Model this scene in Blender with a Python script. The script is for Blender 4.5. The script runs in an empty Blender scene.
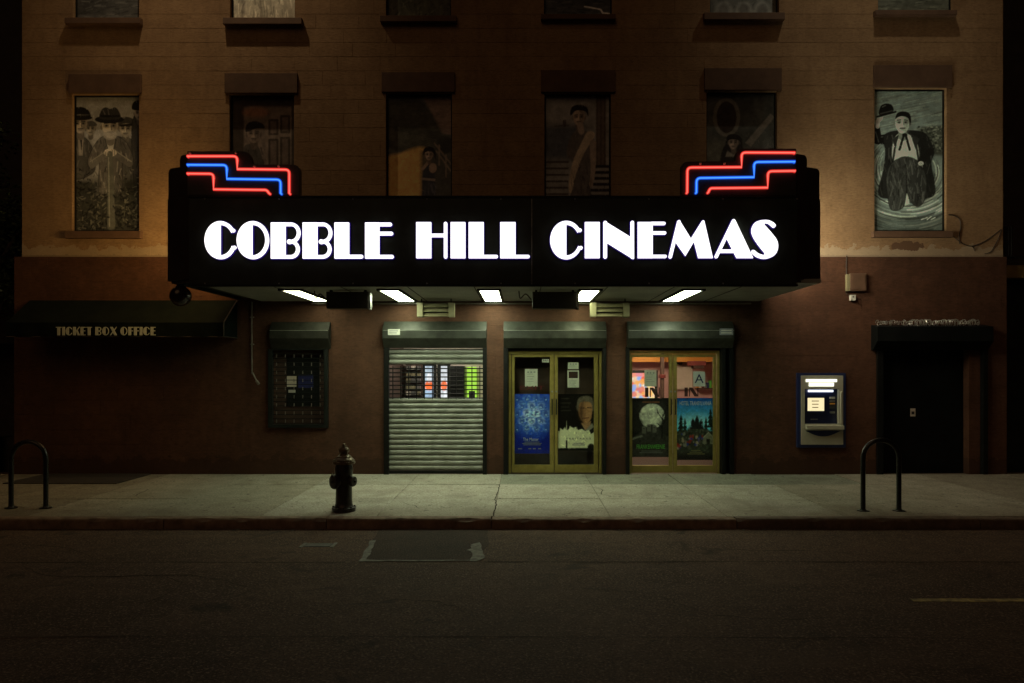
import bpy, bmesh, math, random
import numpy as np
from mathutils import Vector, Matrix
from mathutils.geometry import tessellate_polygon
random.seed(7)
RNG = np.random.default_rng(11)
scene = bpy.context.scene
COL = scene.collection
R = math.radians

# ------------------------------------------------------------------ camera
F = 696.0                     # focal length in pixels of the 1024 wide frame
CAMD, CAMZ = 12.0, 1.776      # the facade is the plane y = 0, the pavement z = 0
cam_d = bpy.data.cameras.new('camera')
cam = bpy.data.objects.new('camera', cam_d); COL.objects.link(cam)
cam.location = (0, -CAMD, CAMZ); cam.rotation_euler = (R(90), 0, 0)
cam_d.sensor_width = 36.0; cam_d.lens = F / 1024 * 36
cam_d.shift_x = -10 / 1024; cam_d.shift_y = 29.5 / 1024
cam_d.clip_end = 500
scene.camera = cam

# ------------------------------------------------------------------ world, sun, exposure
SUN_EL, SUN_ROT = 40, 198
world = bpy.data.worlds.new('World'); scene.world = world; world.use_nodes = True
wn = world.node_tree.nodes; wl = world.node_tree.links
sky = wn.new('ShaderNodeTexSky'); sky.sky_type = 'NISHITA'; sky.sun_disc = False
sky.sun_elevation = R(SUN_EL); sky.sun_rotation = R(SUN_ROT)
wn['Background'].inputs['Strength'].default_value = 0.00045
wl.new(sky.outputs[0], wn['Background'].inputs['Color'])
sd = bpy.data.lights.new('night_glow', 'SUN'); sun = bpy.data.objects.new('night_glow', sd); COL.objects.link(sun)
sd.energy = 0.115; sd.angle = R(40); sd.color = (1.0, 0.56, 0.27)
sun.location = (-4, -14, 20)
sun.rotation_euler = (R(50), 0, R(-18))
scene.view_settings.view_transform = 'Standard'; scene.view_settings.look = 'None'
scene.view_settings.exposure = 0; scene.view_settings.gamma = 1
scene.view_settings.use_curve_mapping = False
scene.render.engine = 'CYCLES'
scene.cycles.use_denoising = True
scene.cycles.max_bounces = 8; scene.cycles.transparent_max_bounces = 12
scene.cycles.sample_clamp_indirect = 4.0
scene.cycles.caustics_reflective = False; scene.cycles.caustics_refractive = False

# ------------------------------------------------------------------ helpers
def X(px, d=12.0): return (px - 522.0) * d / F
def Z(py, d=12.0): return CAMZ + (371.0 - py) * d / F

def tag(o, label=None, cat=None, group=None, kind=None):
    if label: o['label'] = label
    if cat: o['category'] = cat
    if group: o['group'] = group
    if kind: o['kind'] = kind
    return o

def thing(name, loc, label, cat, group=None):
    o = bpy.data.objects.new(name, None); COL.objects.link(o)
    o.empty_display_size = 0.1; o.location = loc
    return tag(o, label, cat, group)

def wloc(o):
    v = Vector((0, 0, 0))
    while o is not None:
        v += o.location; o = o.parent
    return v

class MB:
    """collects geometry in world coordinates; build() links it as one mesh object"""
    def __init__(s): s.v = []; s.f = []
    def quad(s, a, b, c, d):
        n = len(s.v); s.v += [a, b, c, d]; s.f.append((n, n+1, n+2, n+3)); return s
    def box(s, x0, x1, y0, y1, z0, z1):
        n = len(s.v)
        s.v += [(x0,y0,z0),(x1,y0,z0),(x1,y1,z0),(x0,y1,z0),(x0,y0,z1),(x1,y0,z1),(x1,y1,z1),(x0,y1,z1)]
        for f in ((0,3,2,1),(4,5,6,7),(0,1,5,4),(1,2,6,5),(2,3,7,6),(3,0,4,7)):
            s.f.append(tuple(n+i for i in f))
        return s
    def prism_x(s, prof, x0, x1):
        """profile of (y, z) points extruded along x"""
        n = len(s.v); m = len(prof)
        s.v += [(x0, y, z) for y, z in prof] + [(x1, y, z) for y, z in prof]
        for i in range(m):
            j = (i+1) % m
            s.f.append((n+i, n+j, n+m+j, n+m+i))
        s.f.append(tuple(n+i for i in range(m))[::-1]); s.f.append(tuple(n+m+i for i in range(m)))
        return s
    def prism_y(s, poly, y0, y1):
        """outline of (x, z) points extruded along y"""
        n = len(s.v); m = len(poly)
        s.v += [(x, y0, z) for x, z in poly] + [(x, y1, z) for x, z in poly]
        for i in range(m):
            j = (i+1) % m
            s.f.append((n+i, n+j, n+m+j, n+m+i))
        tr = tessellate_polygon([[Vector((x, z, 0)) for x, z in poly]])
        for t in tr:
            s.f.append(tuple(n+i for i in t)); s.f.append(tuple(n+m+i for i in t[::-1]))
        return s
    def prism_z(s, poly, z0, z1):
        n = len(s.v); m = len(poly)
        s.v += [(x, y, z0) for x, y in poly] + [(x, y, z1) for x, y in poly]
        for i in range(m):
            j = (i+1) % m
            s.f.append((n+i, n+j, n+m+j, n+m+i))
        tr = tessellate_polygon([[Vector((x, y, 0)) for x, y in poly]])
        for t in tr:
            s.f.append(tuple(n+i for i in t)); s.f.append(tuple(n+m+i for i in t[::-1]))
        return s
    def tube(s, path, r, k=8, caps=True):
        path = [Vector(p) for p in path]; n0 = len(s.v); m = len(path)
        rs = r if isinstance(r, (list, tuple)) else [r]*m
        up = None
        for i, p in enumerate(path):
            a = path[max(i-1, 0)]; b = path[min(i+1, m-1)]
            t = (b-a).normalized()
            if up is None:
                up = Vector((0,0,1)) if abs(t.z) < .9 else Vector((0,1,0))
            u = (up - t*up.dot(t)).normalized(); up = u; w = t.cross(u)
            for j in range(k):
                an = 2*math.pi*j/k
                q = p + (u*math.cos(an) + w*math.sin(an))*rs[i]
                s.v.append(tuple(q))
        for i in range(m-1):
            for j in range(k):
                jj = (j+1) % k
                s.f.append((n0+i*k+j, n0+i*k+jj, n0+(i+1)*k+jj, n0+(i+1)*k+j))
        if caps:
            s.f.append(tuple(n0+j for j in range(k))[::-1]); s.f.append(tuple(n0+(m-1)*k+j for j in range(k)))
        return s
    def lathe(s, prof, c, k=24, axis=(0,0,1)):
        """profile of (radius, along) about an axis through c"""
        ax = Vector(axis).normalized(); t = Vector((1,0,0)) if abs(ax.x) < .9 else Vector((0,1,0))
        u = (t - ax*t.dot(ax)).normalized(); w = ax.cross(u); c = Vector(c)
        n0 = len(s.v); m = len(prof)
        for r_, h in prof:
            for j in range(k):
                an = 2*math.pi*j/k
                s.v.append(tuple(c + ax*h + (u*math.cos(an)+w*math.sin(an))*max(r_, 1e-4)))
        for i in range(m-1):
            for j in range(k):
                jj = (j+1) % k
                s.f.append((n0+i*k+j, n0+i*k+jj, n0+(i+1)*k+jj, n0+(i+1)*k+j))
        s.f.append(tuple(n0+j for j in range(k))[::-1]); s.f.append(tuple(n0+(m-1)*k+j for j in range(k)))
        return s
    def build(s, name, material, parent=None, origin=None, smooth=False, bevel=0, seg=2):
        off = wloc(parent) if parent is not None else Vector(origin or (0,0,0))
        me = bpy.data.meshes.new(name)
        me.from_pydata([(x-off.x, y-off.y, z-off.z) for x, y, z in s.v], [], s.f)
        bm = bmesh.new(); bm.from_mesh(me)
        bmesh.ops.recalc_face_normals(bm, faces=bm.faces)
        if bevel:
            es = [e for e in bm.edges if e.is_manifold and e.calc_face_angle(0) > .5]
            bmesh.ops.bevel(bm, geom=es, offset=bevel, segments=seg, profile=.6, affect='EDGES', clamp_overlap=True)
        bm.to_mesh(me); bm.free()
        if smooth:
            for p in me.polygons: p.use_smooth = True
            try: me.set_sharp_from_angle(angle=R(40))
            except Exception: pass
        me.materials.append(material)
        o = bpy.data.objects.new(name, me); COL.objects.link(o)
        if parent is not None: o.parent = parent
        else: o.location = off
        return o

def lattice(x0, x1, z0, z1, holes, y0, y1):
    """one connected slab between y0 (front) and y1 with rectangular openings"""
    xs = sorted({x0, x1} | {min(max(h[i], x0), x1) for h in holes for i in (0, 1)})
    zs = sorted({z0, z1} | {min(max(h[i], z0), z1) for h in holes for i in (2, 3)})
    nx, nz = len(xs), len(zs); m = MB()
    for y in (y0, y1):
        for z in zs:
            for x in xs: m.v.append((x, y, z))
    def solid(i, k):
        if i < 0 or k < 0 or i >= nx-1 or k >= nz-1: return False
        cx = (xs[i]+xs[i+1])/2; cz = (zs[k]+zs[k+1])/2
        return not any(h[0] < cx < h[1] and h[2] < cz < h[3] for h in holes)
    A = lambda i, k: k*nx+i
    B = lambda i, k: nx*nz+k*nx+i
    for i in range(nx-1):
        for k in range(nz-1):
            if not solid(i, k): continue
            m.f.append((A(i,k),A(i+1,k),A(i+1,k+1),A(i,k+1))); m.f.append((B(i,k),B(i,k+1),B(i+1,k+1),B(i+1,k)))
            if not solid(i-1,k): m.f.append((A(i,k),A(i,k+1),B(i,k+1),B(i,k)))
            if not solid(i+1,k): m.f.append((A(i+1,k),B(i+1,k),B(i+1,k+1),A(i+1,k+1)))
            if not solid(i,k-1): m.f.append((A(i,k),B(i,k),B(i+1,k),A(i+1,k)))
            if not solid(i,k+1): m.f.append((A(i,k+1),A(i+1,k+1),B(i+1,k+1),B(i,k+1)))
    return m

# ------------------------------------------------------------------ materials
class NT:
    def __init__(s, name):
        s.m = bpy.data.materials.new(name); s.m.use_nodes = True
        s.t = s.m.node_tree; s.t.nodes.clear()
        s.out = s.n('ShaderNodeOutputMaterial')
    def n(s, typ, **kw):
        nd = s.t.nodes.new(typ)
        for k, v in kw.items(): setattr(nd, k, v)
        return nd
    def l(s, a, b): s.t.links.new(a, b)
    def pos(s): return s.n('ShaderNodeNewGeometry').outputs['Position']
    def noise(s, vec, scale, detail=4, rough=.55, dist=0):
        n = s.n('ShaderNodeTexNoise'); n.inputs['Scale'].default_value = scale
        n.inputs['Detail'].default_value = detail; n.inputs['Roughness'].default_value = rough
        n.inputs['Distortion'].default_value = dist
        s.l(vec, n.inputs['Vector']); return n.outputs['Fac']
    def ramp(s, fac, stops):
        r = s.n('ShaderNodeValToRGB'); e = r.color_ramp.elements
        while len(e) < len(stops): e.new(.5)
        for el, (p, c) in zip(e, stops):
            el.position = p; el.color = (*c, 1) if len(c) == 3 else c
        s.l(fac, r.inputs[0]); return r.outputs[0]
    def mix(s, fac, a, b, mode='MIX'):
        m = s.n('ShaderNodeMix', data_type='RGBA', blend_type=mode)
        for sock, val in ((m.inputs[0], fac), (m.inputs[6], a), (m.inputs[7], b)):
            if isinstance(val, bpy.types.NodeSocket): s.l(val, sock)
            elif isinstance(val, (int, float)): sock.default_value = val
            else: sock.default_value = (*val, 1)
        return m.outputs[2]
    def math(s, op, a, b=None, c=None):
        m = s.n('ShaderNodeMath', operation=op)
        for i, val in enumerate((a, b, c)):
            if val is None: continue
            if isinstance(val, bpy.types.NodeSocket): s.l(val, m.inputs[i])
            else: m.inputs[i].default_value = val
        return m.outputs[0]
    def mapping(s, vec, scale=(1,1,1), loc=(0,0,0)):
        m = s.n('ShaderNodeMapping'); m.inputs['Scale'].default_value = scale; m.inputs['Location'].default_value = loc
        s.l(vec, m.inputs[0]); return m.outputs[0]
    def principled(s, base, rough=.6, metal=0, bump=None, bstr=.3, bdist=.01, spec=.5, coat=0):
        p = s.n('ShaderNodeBsdfPrincipled')
        for nm, val in (('Base Color', base), ('Roughness', rough), ('Metallic', metal)):
            if isinstance(val, bpy.types.NodeSocket): s.l(val, p.inputs[nm])
            elif isinstance(val, tuple): p.inputs[nm].default_value = (*val, 1)
            else: p.inputs[nm].default_value = val
        p.inputs['Specular IOR Level'].default_value = spec
        p.inputs['Coat Weight'].default_value = coat
        if bump is not None:
            b = s.n('ShaderNodeBump'); b.inputs['Strength'].default_value = bstr; b.inputs['Distance'].default_value = bdist
            s.l(bump, b.inputs['Height']); s.l(b.outputs[0], p.inputs['Normal'])
        s.l(p.outputs[0], s.out.inputs['Surface']); s.p = p
        return s.m

def worn(name, c1, c2, scale=6, rough=(.5,.75), metal=0, bstr=.25, bscale=60, spec=.5, streak=False, lo=.35, hi=.7):
    t = NT(name); P = t.pos()
    v = t.mapping(P, (1, 1, .25)) if streak else P
    n1 = t.noise(v, scale, 6, .62); n2 = t.noise(P, bscale, 3)
    base = t.ramp(n1, [(lo, c1), (hi, c2)])
    rg = t.n('ShaderNodeMapRange'); t.l(n2, rg.inputs[0]); rg.inputs[3].default_value = rough[0]; rg.inputs[4].default_value = rough[1]
    return t.principled(base, rg.outputs[0], metal, n2, bstr, .004, spec)

def emit(name, col, strength):
    t = NT(name); e = t.n('ShaderNodeEmission'); e.inputs[0].default_value = (*col, 1); e.inputs[1].default_value = strength
    t.l(e.outputs[0], t.out.inputs[0]); return t.m

def wall_mat(name, c1, c2, dirt, peel=None, chips=False):
    t = NT(name); P = t.pos()
    big = t.noise(P, .9, 5, .6); mid = t.noise(P, 5, 6, .65); fine = t.noise(P, 55, 4, .6)
    strk = t.noise(t.mapping(P, (3.5, 1, .35)), 1.6, 5, .6)
    base = t.ramp(mid, [(.3, c1), (.72, c2)])
    base = t.mix(t.ramp(big, [(.42, (0,0,0)), (.68, (.55,.55,.55))]), base, dirt)
    base = t.mix(t.ramp(strk, [(.52, (0,0,0)), (.75, (.4,.4,.4))]), base, dirt)
    trow = t.noise(t.mapping(P, (1, 1, 3.2)), 13, 5, .7)
    base = t.mix(.9, base, t.ramp(trow, [(.32, (.72,.71,.69)), (.50, (1,1,1)), (.68, (1.16,1.15,1.13))]), 'MULTIPLY')
    oi = t.n('ShaderNodeObjectInfo').outputs['Random']
    base = t.mix(.5, base, t.ramp(oi, [(0, (.86,.84,.82)), (1, (1.0,1.0,1.0))]), 'MULTIPLY')
    if peel:
        sep = t.n('ShaderNodeSeparateXYZ'); t.l(P, sep.inputs[0])
        pn = t.noise(P, 9, 6, .7)
        # ragged painted edge along the foot of the upper wall
        low = t.math('SUBTRACT', sep.outputs[2], peel[0])
        k = t.math('LESS_THAN', t.math('ADD', low, t.math('MULTIPLY', pn, -.16)), -.045)
        base = t.mix(k, base, peel[1])
        pale = t.math('LESS_THAN', t.math('ADD', low, t.math('MULTIPLY', t.noise(P, 6, 5, .65), -.5)), -.08)
        base = t.mix(t.math('MULTIPLY', pale, .45), base, peel[3])
        # flaked patch beneath the right hand mural
        dx = t.math('DIVIDE', t.math('SUBTRACT', sep.outputs[0], peel[2][0]), .32)
        dz = t.math('DIVIDE', t.math('SUBTRACT', sep.outputs[2], peel[2][1]), .10)
        rr = t.math('ADD', t.math('MULTIPLY', dx, dx), t.math('MULTIPLY', dz, dz))
        q = t.math('LESS_THAN', t.math('ADD', rr, t.math('MULTIPLY', pn, 2.6)), 2.0)
        base = t.mix(q, base, peel[1])
    if chips:       # scuffs, flaked spots and splashed dirt near the pavement
        base = t.mix(t.ramp(t.noise(P, 17, 5, .75), [(.66, (0,0,0)), (.69, (.7,.7,.7))]), base, (.17,.10,.065))
        sep = t.n('ShaderNodeSeparateXYZ'); t.l(P, sep.inputs[0])
        sp = t.math('LESS_THAN', t.math('ADD', sep.outputs[2], t.math('MULTIPLY', t.noise(P, 4, 6, .7), -.7)), -.08)
        base = t.mix(t.math('MULTIPLY', sp, .6), base, dirt)
    h = t.math('ADD', t.math('ADD', t.math('MULTIPLY', mid, .5), t.math('MULTIPLY', fine, .35)), t.math('MULTIPLY', trow, .6))
    return t.principled(base, .82, 0, h, .45, .012, .25)

M = {}
M['tan'] = wall_mat('painted_tan_masonry', (.32,.205,.112), (.43,.285,.158), (.21,.125,.066), (3.74, (.15,.085,.05), (X(907), Z(246)), (.50,.43,.32)))
M['brown'] = wall_mat('painted_brown_block', (.084,.038,.022), (.116,.054,.031), (.044,.021,.013), None, True)
M['trim_brown'] = worn('brown_stone_trim', (.11,.060,.036), (.155,.088,.052), 5, (.7,.9), bstr=.5, bscale=40)
M['black_metal'] = worn('black_painted_metal', (.007,.0085,.0075), (.015,.018,.016), 4, (.45,.7), bstr=.1, spec=.22)
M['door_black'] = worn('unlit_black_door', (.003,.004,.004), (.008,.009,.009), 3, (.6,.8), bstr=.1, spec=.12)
M['sign_black'] = worn('black_sign_face', (.024,.028,.022), (.042,.048,.038), 3, (.28,.42), bstr=.06, bscale=25, spec=.3)
M['dark_box'] = worn('dark_brown_cabinet', (.020,.013,.009), (.034,.022,.015), 4, (.5,.7), bstr=.1)
M['soffit'] = worn('grey_soffit_panel', (.26,.27,.24), (.36,.37,.33), 2.5, (.5,.7), bstr=.15, streak=False)
M['roll'] = worn('grey_green_shutter_metal', (.20,.21,.18), (.32,.33,.29), 5, (.35,.6), .35, .15, 30)
M['roll_dark'] = worn('dark_shutter_housing', (.022,.024,.018), (.052,.056,.044), 6, (.35,.6), .25, .2, 30)
M['guide'] = worn('dark_shutter_guide', (.004,.0045,.004), (.011,.012,.010), 9, (.5,.75), .0, .2, 40, .2, lo=.4, hi=.85)
M['brass'] = worn('olive_brass_frame', (.23,.185,.045), (.33,.27,.075), 7, (.35,.55), .35, .15, 50)
M['steel'] = worn('dull_steel', (.25,.25,.24), (.40,.40,.38), 8, (.3,.5), .8, .1)
M['beige_metal'] = worn('beige_enamel', (.22,.20,.115), (.30,.275,.165), 6, (.4,.6), 0, .15)
M['awning'] = worn('dark_green_canvas', (.002,.004,.0025), (.0055,.0085,.0055), 5, (.75,.95), 0, .4, 90, .12)
M['canvas_print'] = worn('awning_print', (.40,.44,.38), (.54,.58,.50), 30, (.6,.8), 0, .1)
M['rack'] = worn('black_rack_paint', (.008,.009,.008), (.02,.02,.018), 9, (.2,.4), 0, .1)
M['hydrant'] = worn('hydrant_black_paint', (.013,.009,.007), (.035,.024,.017), 14, (.25,.5), 0, .5, 70)
M['hydrant_top'] = worn('hydrant_bronze_paint', (.085,.052,.024), (.19,.13,.06), 14, (.3,.55), .3, .5, 70)
M['white_paper'] = worn('white_paper', (.55,.55,.50), (.66,.66,.60), 9, (.6,.8), 0, .05)
M['ink'] = worn('black_ink', (.02,.02,.02), (.035,.035,.035), 9, (.6,.8), 0, .05)
M['blue_ink'] = worn('navy_ink', (.01,.015,.10), (.02,.025,.14), 9, (.6,.8), 0, .05)
M['red_vinyl'] = worn('dark_red_vinyl', (.09,.012,.010), (.13,.02,.015), 9, (.4,.6), 0, .05)
M['dark_vinyl'] = worn('dark_vinyl', (.03,.012,.010), (.05,.018,.014), 9, (.4,.6), 0, .05)
M['white_print'] = worn('white_print', (.60,.62,.66), (.72,.74,.78), 9, (.5,.7), 0, .05)
M['green_print'] = worn('green_print', (.10,.50,.06), (.16,.62,.10), 9, (.5,.7), 0, .05)
M['grey_print'] = worn('grey_print', (.18,.19,.22), (.28,.29,.32), 9, (.5,.7), 0, .05)
M['plastic_white'] = worn('white_plastic', (.55,.55,.50), (.65,.65,.6), 9, (.35,.5), 0, .05)
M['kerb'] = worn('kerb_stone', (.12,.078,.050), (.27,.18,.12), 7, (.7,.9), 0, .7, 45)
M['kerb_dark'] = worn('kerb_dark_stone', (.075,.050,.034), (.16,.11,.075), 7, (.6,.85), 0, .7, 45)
M['iron'] = worn('cast_iron', (.05,.045,.04), (.11,.10,.085), 12, (.5,.7), .4, .6, 90)
M['pale_paint'] = worn('pale_road_sealant', (.10,.09,.075), (.27,.26,.22), 16, (.8,.95), 0, .6, 70)
M['yellow_paint'] = worn('worn_yellow_paint', (.20,.15,.07), (.52,.38,.13), 14, (.7,.9), 0, .5, 60, lo=.42, hi=.62)
M['tar'] = worn('tar_seam', (.024,.018,.013), (.060,.042,.030), 5, (.85,.95), 0, .4, 60, .1)
M['pink_wall'] = worn('pink_lobby_paint', (.50,.30,.29), (.56,.35,.33), 3, (.6,.8), 0, .1)
M['orange'] = worn('orange_lobby_paint', (.62,.26,.04), (.70,.32,.06), 3, (.5,.7), 0, .1)
M['dark_wall'] = worn('dark_brown_lobby_paint', (.060,.034,.025), (.085,.050,.036), 3, (.6,.8), 0, .1)
M['lobby_floor'] = worn('lobby_carpet', (.030,.016,.012), (.055,.028,.020), 40, (.8,.95), 0, .4, 80)
M['cream'] = worn('cream_panel', (.62,.55,.46), (.70,.63,.54), 5, (.5,.7), 0, .1)
M['atm_blue'] = worn('blue_atm_surround', (.012,.022,.085), (.02,.034,.12), 6, (.35,.5), 0, .1)
M['atm_face'] = worn('beige_atm_face', (.40,.39,.30), (.48,.47,.37), 6, (.4,.55), 0, .1)
M['atm_dark'] = worn('dark_blue_atm_panel', (.008,.013,.045), (.014,.022,.07), 6, (.3,.45), 0, .1)
M['brick_dark'] = worn('dark_neighbour_masonry', (.022,.017,.014), (.040,.030,.024), 5, (.7,.9), 0, .5, 50)
M['leaf'] = worn('dark_leaf', (.03,.06,.02), (.07,.11,.035), 9, (.5,.7), 0, .1)
M['bark'] = worn('bark', (.05,.035,.025), (.10,.075,.05), 12, (.8,.95), 0, .9, 30)
M['neighbour_sign'] = worn('mustard_fascia', (.16,.11,.03), (.24,.17,.05), 5, (.5,.7), 0, .1)
M['coil'] = worn('galvanised_wire', (.38,.38,.35), (.60,.60,.56), 20, (.25,.45), .8, .1)
M['cable'] = worn('dark_cable', (.03,.02,.015), (.06,.04,.03), 9, (.5,.7), 0, .1)
M['cond'] = worn('grey_conduit', (.16,.14,.12), (.26,.23,.20), 9, (.4,.6), .4, .1)
M['util'] = worn('brown_painted_box', (.10,.055,.034), (.14,.078,.048), 6, (.5,.7), 0, .2)
M['letter'] = emit('lit_letter_face', (1.0, .975, .97), 1.7)
M['letter_trim'] = emit('violet_letter_edge', (.10, .045, .60), .22)
def neon_mat(name, col, st, fac):
    t = NT(name); e = t.n('ShaderNodeEmission'); e.inputs[0].default_value = (*col, 1); e.inputs[1].default_value = st
    tr_ = t.n('ShaderNodeBsdfTransparent'); mx = t.n('ShaderNodeMixShader'); mx.inputs[0].default_value = fac
    t.l(tr_.outputs[0], mx.inputs[1]); t.l(e.outputs[0], mx.inputs[2]); t.l(mx.outputs[0], t.out.inputs[0]); return t.m
M['neon_red'] = (neon_mat('red_neon_glass', (1.0, .045, .035), .95, .6), emit('red_neon_core', (1.0, .22, .16), 2.2))
M['neon_blue'] = (neon_mat('blue_neon_glass', (.016, .12, 1.0), .95, .6), emit('blue_neon_core', (.10, .42, 1.0), 2.2))
TUBES = [emit('fluorescent_diffuser_%d' % i, c_, st_) for i, (c_, st_) in enumerate((((.95,1.0,.62), 8.0), ((.88,1.0,.66), 21.0), ((.88,1.0,.68), 26.0), ((.92,1.0,.60), 14.0), ((.88,1.0,.68), 15.0)))]
M['side_box_warm'] = emit('warm_lit_side_panel', (1.0, .60, .20), 13.5)
M['side_box_white'] = emit('lit_side_panel', (1.0, .88, .62), 21.0)
M['lobby_lamp'] = emit('lobby_lamp', (1.0, .74, .50), 26.0)
M['lobby_lamp2'] = emit('shop_lamp', (1.0, .92, .75), 30.0)
M['green_panel'] = emit('lit_green_panel', (.52, 1.0, .10), .75)
M['atm_screen'] = emit('atm_screen', (1.0, .86, .50), 1.0)
M['atm_sign'] = emit('atm_sign_light', (1.0, 1.0, .80), 1.6)
M['atm_glow'] = emit('atm_strip_light', (.80, .86, 1.0), 2.2)

def attr_mat(name, rough=.5, strength=None, bump=.3):
    t = NT(name); a = t.n('ShaderNodeAttribute'); a.attribute_name = 'Col'
    if strength is not None:
        e = t.n('ShaderNodeEmission'); e.inputs[1].default_value = strength
        t.l(a.outputs[0], e.inputs[0]); t.l(e.outputs[0], t.out.inputs[0]); return t.m
    P = t.pos(); n = t.noise(P, 45, 5, .7); n2 = t.noise(P, 7, 5, .6)
    base = t.mix(1.0, a.outputs[0], t.ramp(n, [(.3, (1.75,1.75,1.75)), (.7, (2.25,2.25,2.25))]), 'MULTIPLY')
    base = t.mix(.5, base, t.ramp(n2, [(.3, (.75,.73,.70)), (.7, (1.05,1.05,1.05))]), 'MULTIPLY')
    return t.principled(base, rough, 0, n, bump, .003, .3)
M['mural'] = attr_mat('weathered_mural_paint', .75)
def poster_mat():
    t = NT('printed_poster'); a = t.n('ShaderNodeAttribute'); a.attribute_name = 'Col'
    gm = t.n('ShaderNodeGamma'); gm.inputs[1].default_value = 1.35; t.l(a.outputs[0], gm.inputs[0])
    g = t.mix(1.0, gm.outputs[0], (3.0,3.0,3.0), 'MULTIPLY')
    return t.principled(g, .6, 0, t.noise(t.pos(), 6, 2), .05, .01, .12)
M['poster'] = poster_mat()
M['lit_poster'] = attr_mat('backlit_poster', strength=1.1)

def glass_mat():
    t = NT('door_glass'); tr = t.n('ShaderNodeBsdfTransparent'); tr.inputs[0].default_value = (.93,.95,.92,1)
    g = t.n('ShaderNodeBsdfGlossy'); g.inputs['Roughness'].default_value = .02
    lw_ = t.n('ShaderNodeLayerWeight'); lw_.inputs[0].default_value = .5
    fac = t.math('ADD', t.math('MULTIPLY', t.math('POWER', lw_.outputs['Facing'], 5.0), .9), .02)
    mx = t.n('ShaderNodeMixShader'); t.l(fac, mx.inputs[0]); t.l(tr.outputs[0], mx.inputs[1]); t.l(g.outputs[0], mx.inputs[2])
    t.l(mx.outputs[0], t.out.inputs[0]); return t.m
M['glass'] = glass_mat()

def concrete_mat(name, k, tint=(1,1,1)):
    t = NT(name); P = t.pos(); c = lambda a: tuple(a[i]*k*tint[i] for i in range(3))
    mid = t.noise(P, 3.2, 6, .65); spk = t.noise(P, 34, 2, .6); fine = t.noise(P, 85, 3, .7); spot = t.noise(P, 11, 2, .4)
    base = t.ramp(mid, [(.3, c((.34,.32,.27))), (.7, c((.52,.50,.43)))])
    base = t.mix(t.ramp(spk, [(.30, (.85,.85,.85)), (.47, (0,0,0))]), base, c((.20,.185,.15)))
    base = t.mix(t.ramp(spk, [(.58, (0,0,0)), (.70, (.7,.7,.7))]), base, c((.68,.66,.58)))
    base = t.mix(t.ramp(fine, [(.35, (.7,.7,.7)), (.52, (0,0,0))]), base, c((.19,.17,.14)))
    base = t.mix(t.ramp(spot, [(.67, (0,0,0)), (.70, (.85,.85,.85))]), base, c((.11,.10,.085)))
    base = t.mix(t.ramp(t.noise(P, 1.3, 6, .7, .6), [(.50, (0,0,0)), (.66, (.5,.5,.5))]), base, c((.20,.175,.135)))
    sep = t.n('ShaderNodeSeparateXYZ'); t.l(P, sep.inputs[0])
    band = t.n('ShaderNodeMapRange'); t.l(sep.outputs[1], band.inputs[0]); band.inputs[1].default_value = -2.7; band.inputs[2].default_value = -3.5
    base = t.mix(t.math('MULTIPLY', band.outputs[0], t.math('MULTIPLY', t.noise(P, 1.7, 4), 1.0)), base, c((.17,.12,.08)))
    oi = t.n('ShaderNodeObjectInfo').outputs['Random']
    base = t.mix(1.0, base, t.ramp(oi, [(0, (.88,.87,.85)), (1, (1.05,1.04,1.02))]), 'MULTIPLY')
    return t.principled(base, .85, 0, t.math('ADD', t.math('MULTIPLY', spk, .7), mid), .5, .008, .3)
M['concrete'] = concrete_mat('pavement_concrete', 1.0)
M['concrete_mid'] = concrete_mat('half_dimmed_concrete', .80, (1,.97,.92))  # in-between tier, darkened to paint in the lamps' falloff along the pavement
M['concrete_dim'] = concrete_mat('brown_dimmed_concrete', .60, (1,.94,.86))  # browner end slabs, darkened further to paint in the fading light
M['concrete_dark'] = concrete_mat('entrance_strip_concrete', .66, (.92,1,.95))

def asphalt_mat(name, k=1.0):
    t = NT(name); P = t.pos()
    big = t.noise(P, .55, 5, .6); mid = t.noise(P, 6, 6, .65); fine = t.noise(P, 130, 3, .75); agg = t.noise(P, 52, 3, .65)
    base = t.ramp(mid, [(.3, (.100*k,.053*k,.032*k)), (.72, (.180*k,.100*k,.060*k))])
    base = t.mix(t.ramp(big, [(.35, (.5,.5,.5)), (.6, (0,0,0))]), base, (.050*k,.030*k,.020*k))
    base = t.mix(t.ramp(agg, [(.55, (0,0,0)), (.66, (.9,.9,.9))]), base, (.36*k,.23*k,.155*k))
    base = t.mix(t.ramp(agg, [(.33, (.8,.8,.8)), (.45, (0,0,0))]), base, (.030*k,.018*k,.012*k))
    base = t.mix(t.ramp(fine, [(.30, (.8,.8,.8)), (.48, (0,0,0))]), base, (.020*k,.018*k,.015*k))
    strk = t.noise(t.mapping(P, (.25, 3, 1)), 1.2, 4, .6)
    base = t.mix(t.ramp(strk, [(.5, (0,0,0)), (.8, (.6,.6,.6))]), base, (.17*k,.10*k,.064*k))
    base = t.mix(t.ramp(t.noise(P, 2.3, 5, .6, .8), [(.60, (0,0,0)), (.70, (.7,.7,.7))]), base, (.030*k,.020*k,.014*k))
    return t.principled(base, .78, 0, t.math('ADD', fine, agg), 1.0, .02, .3)
M['asphalt'] = asphalt_mat('worn_asphalt')
M['asphalt_dark'] = asphalt_mat('newer_asphalt', .52)

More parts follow.
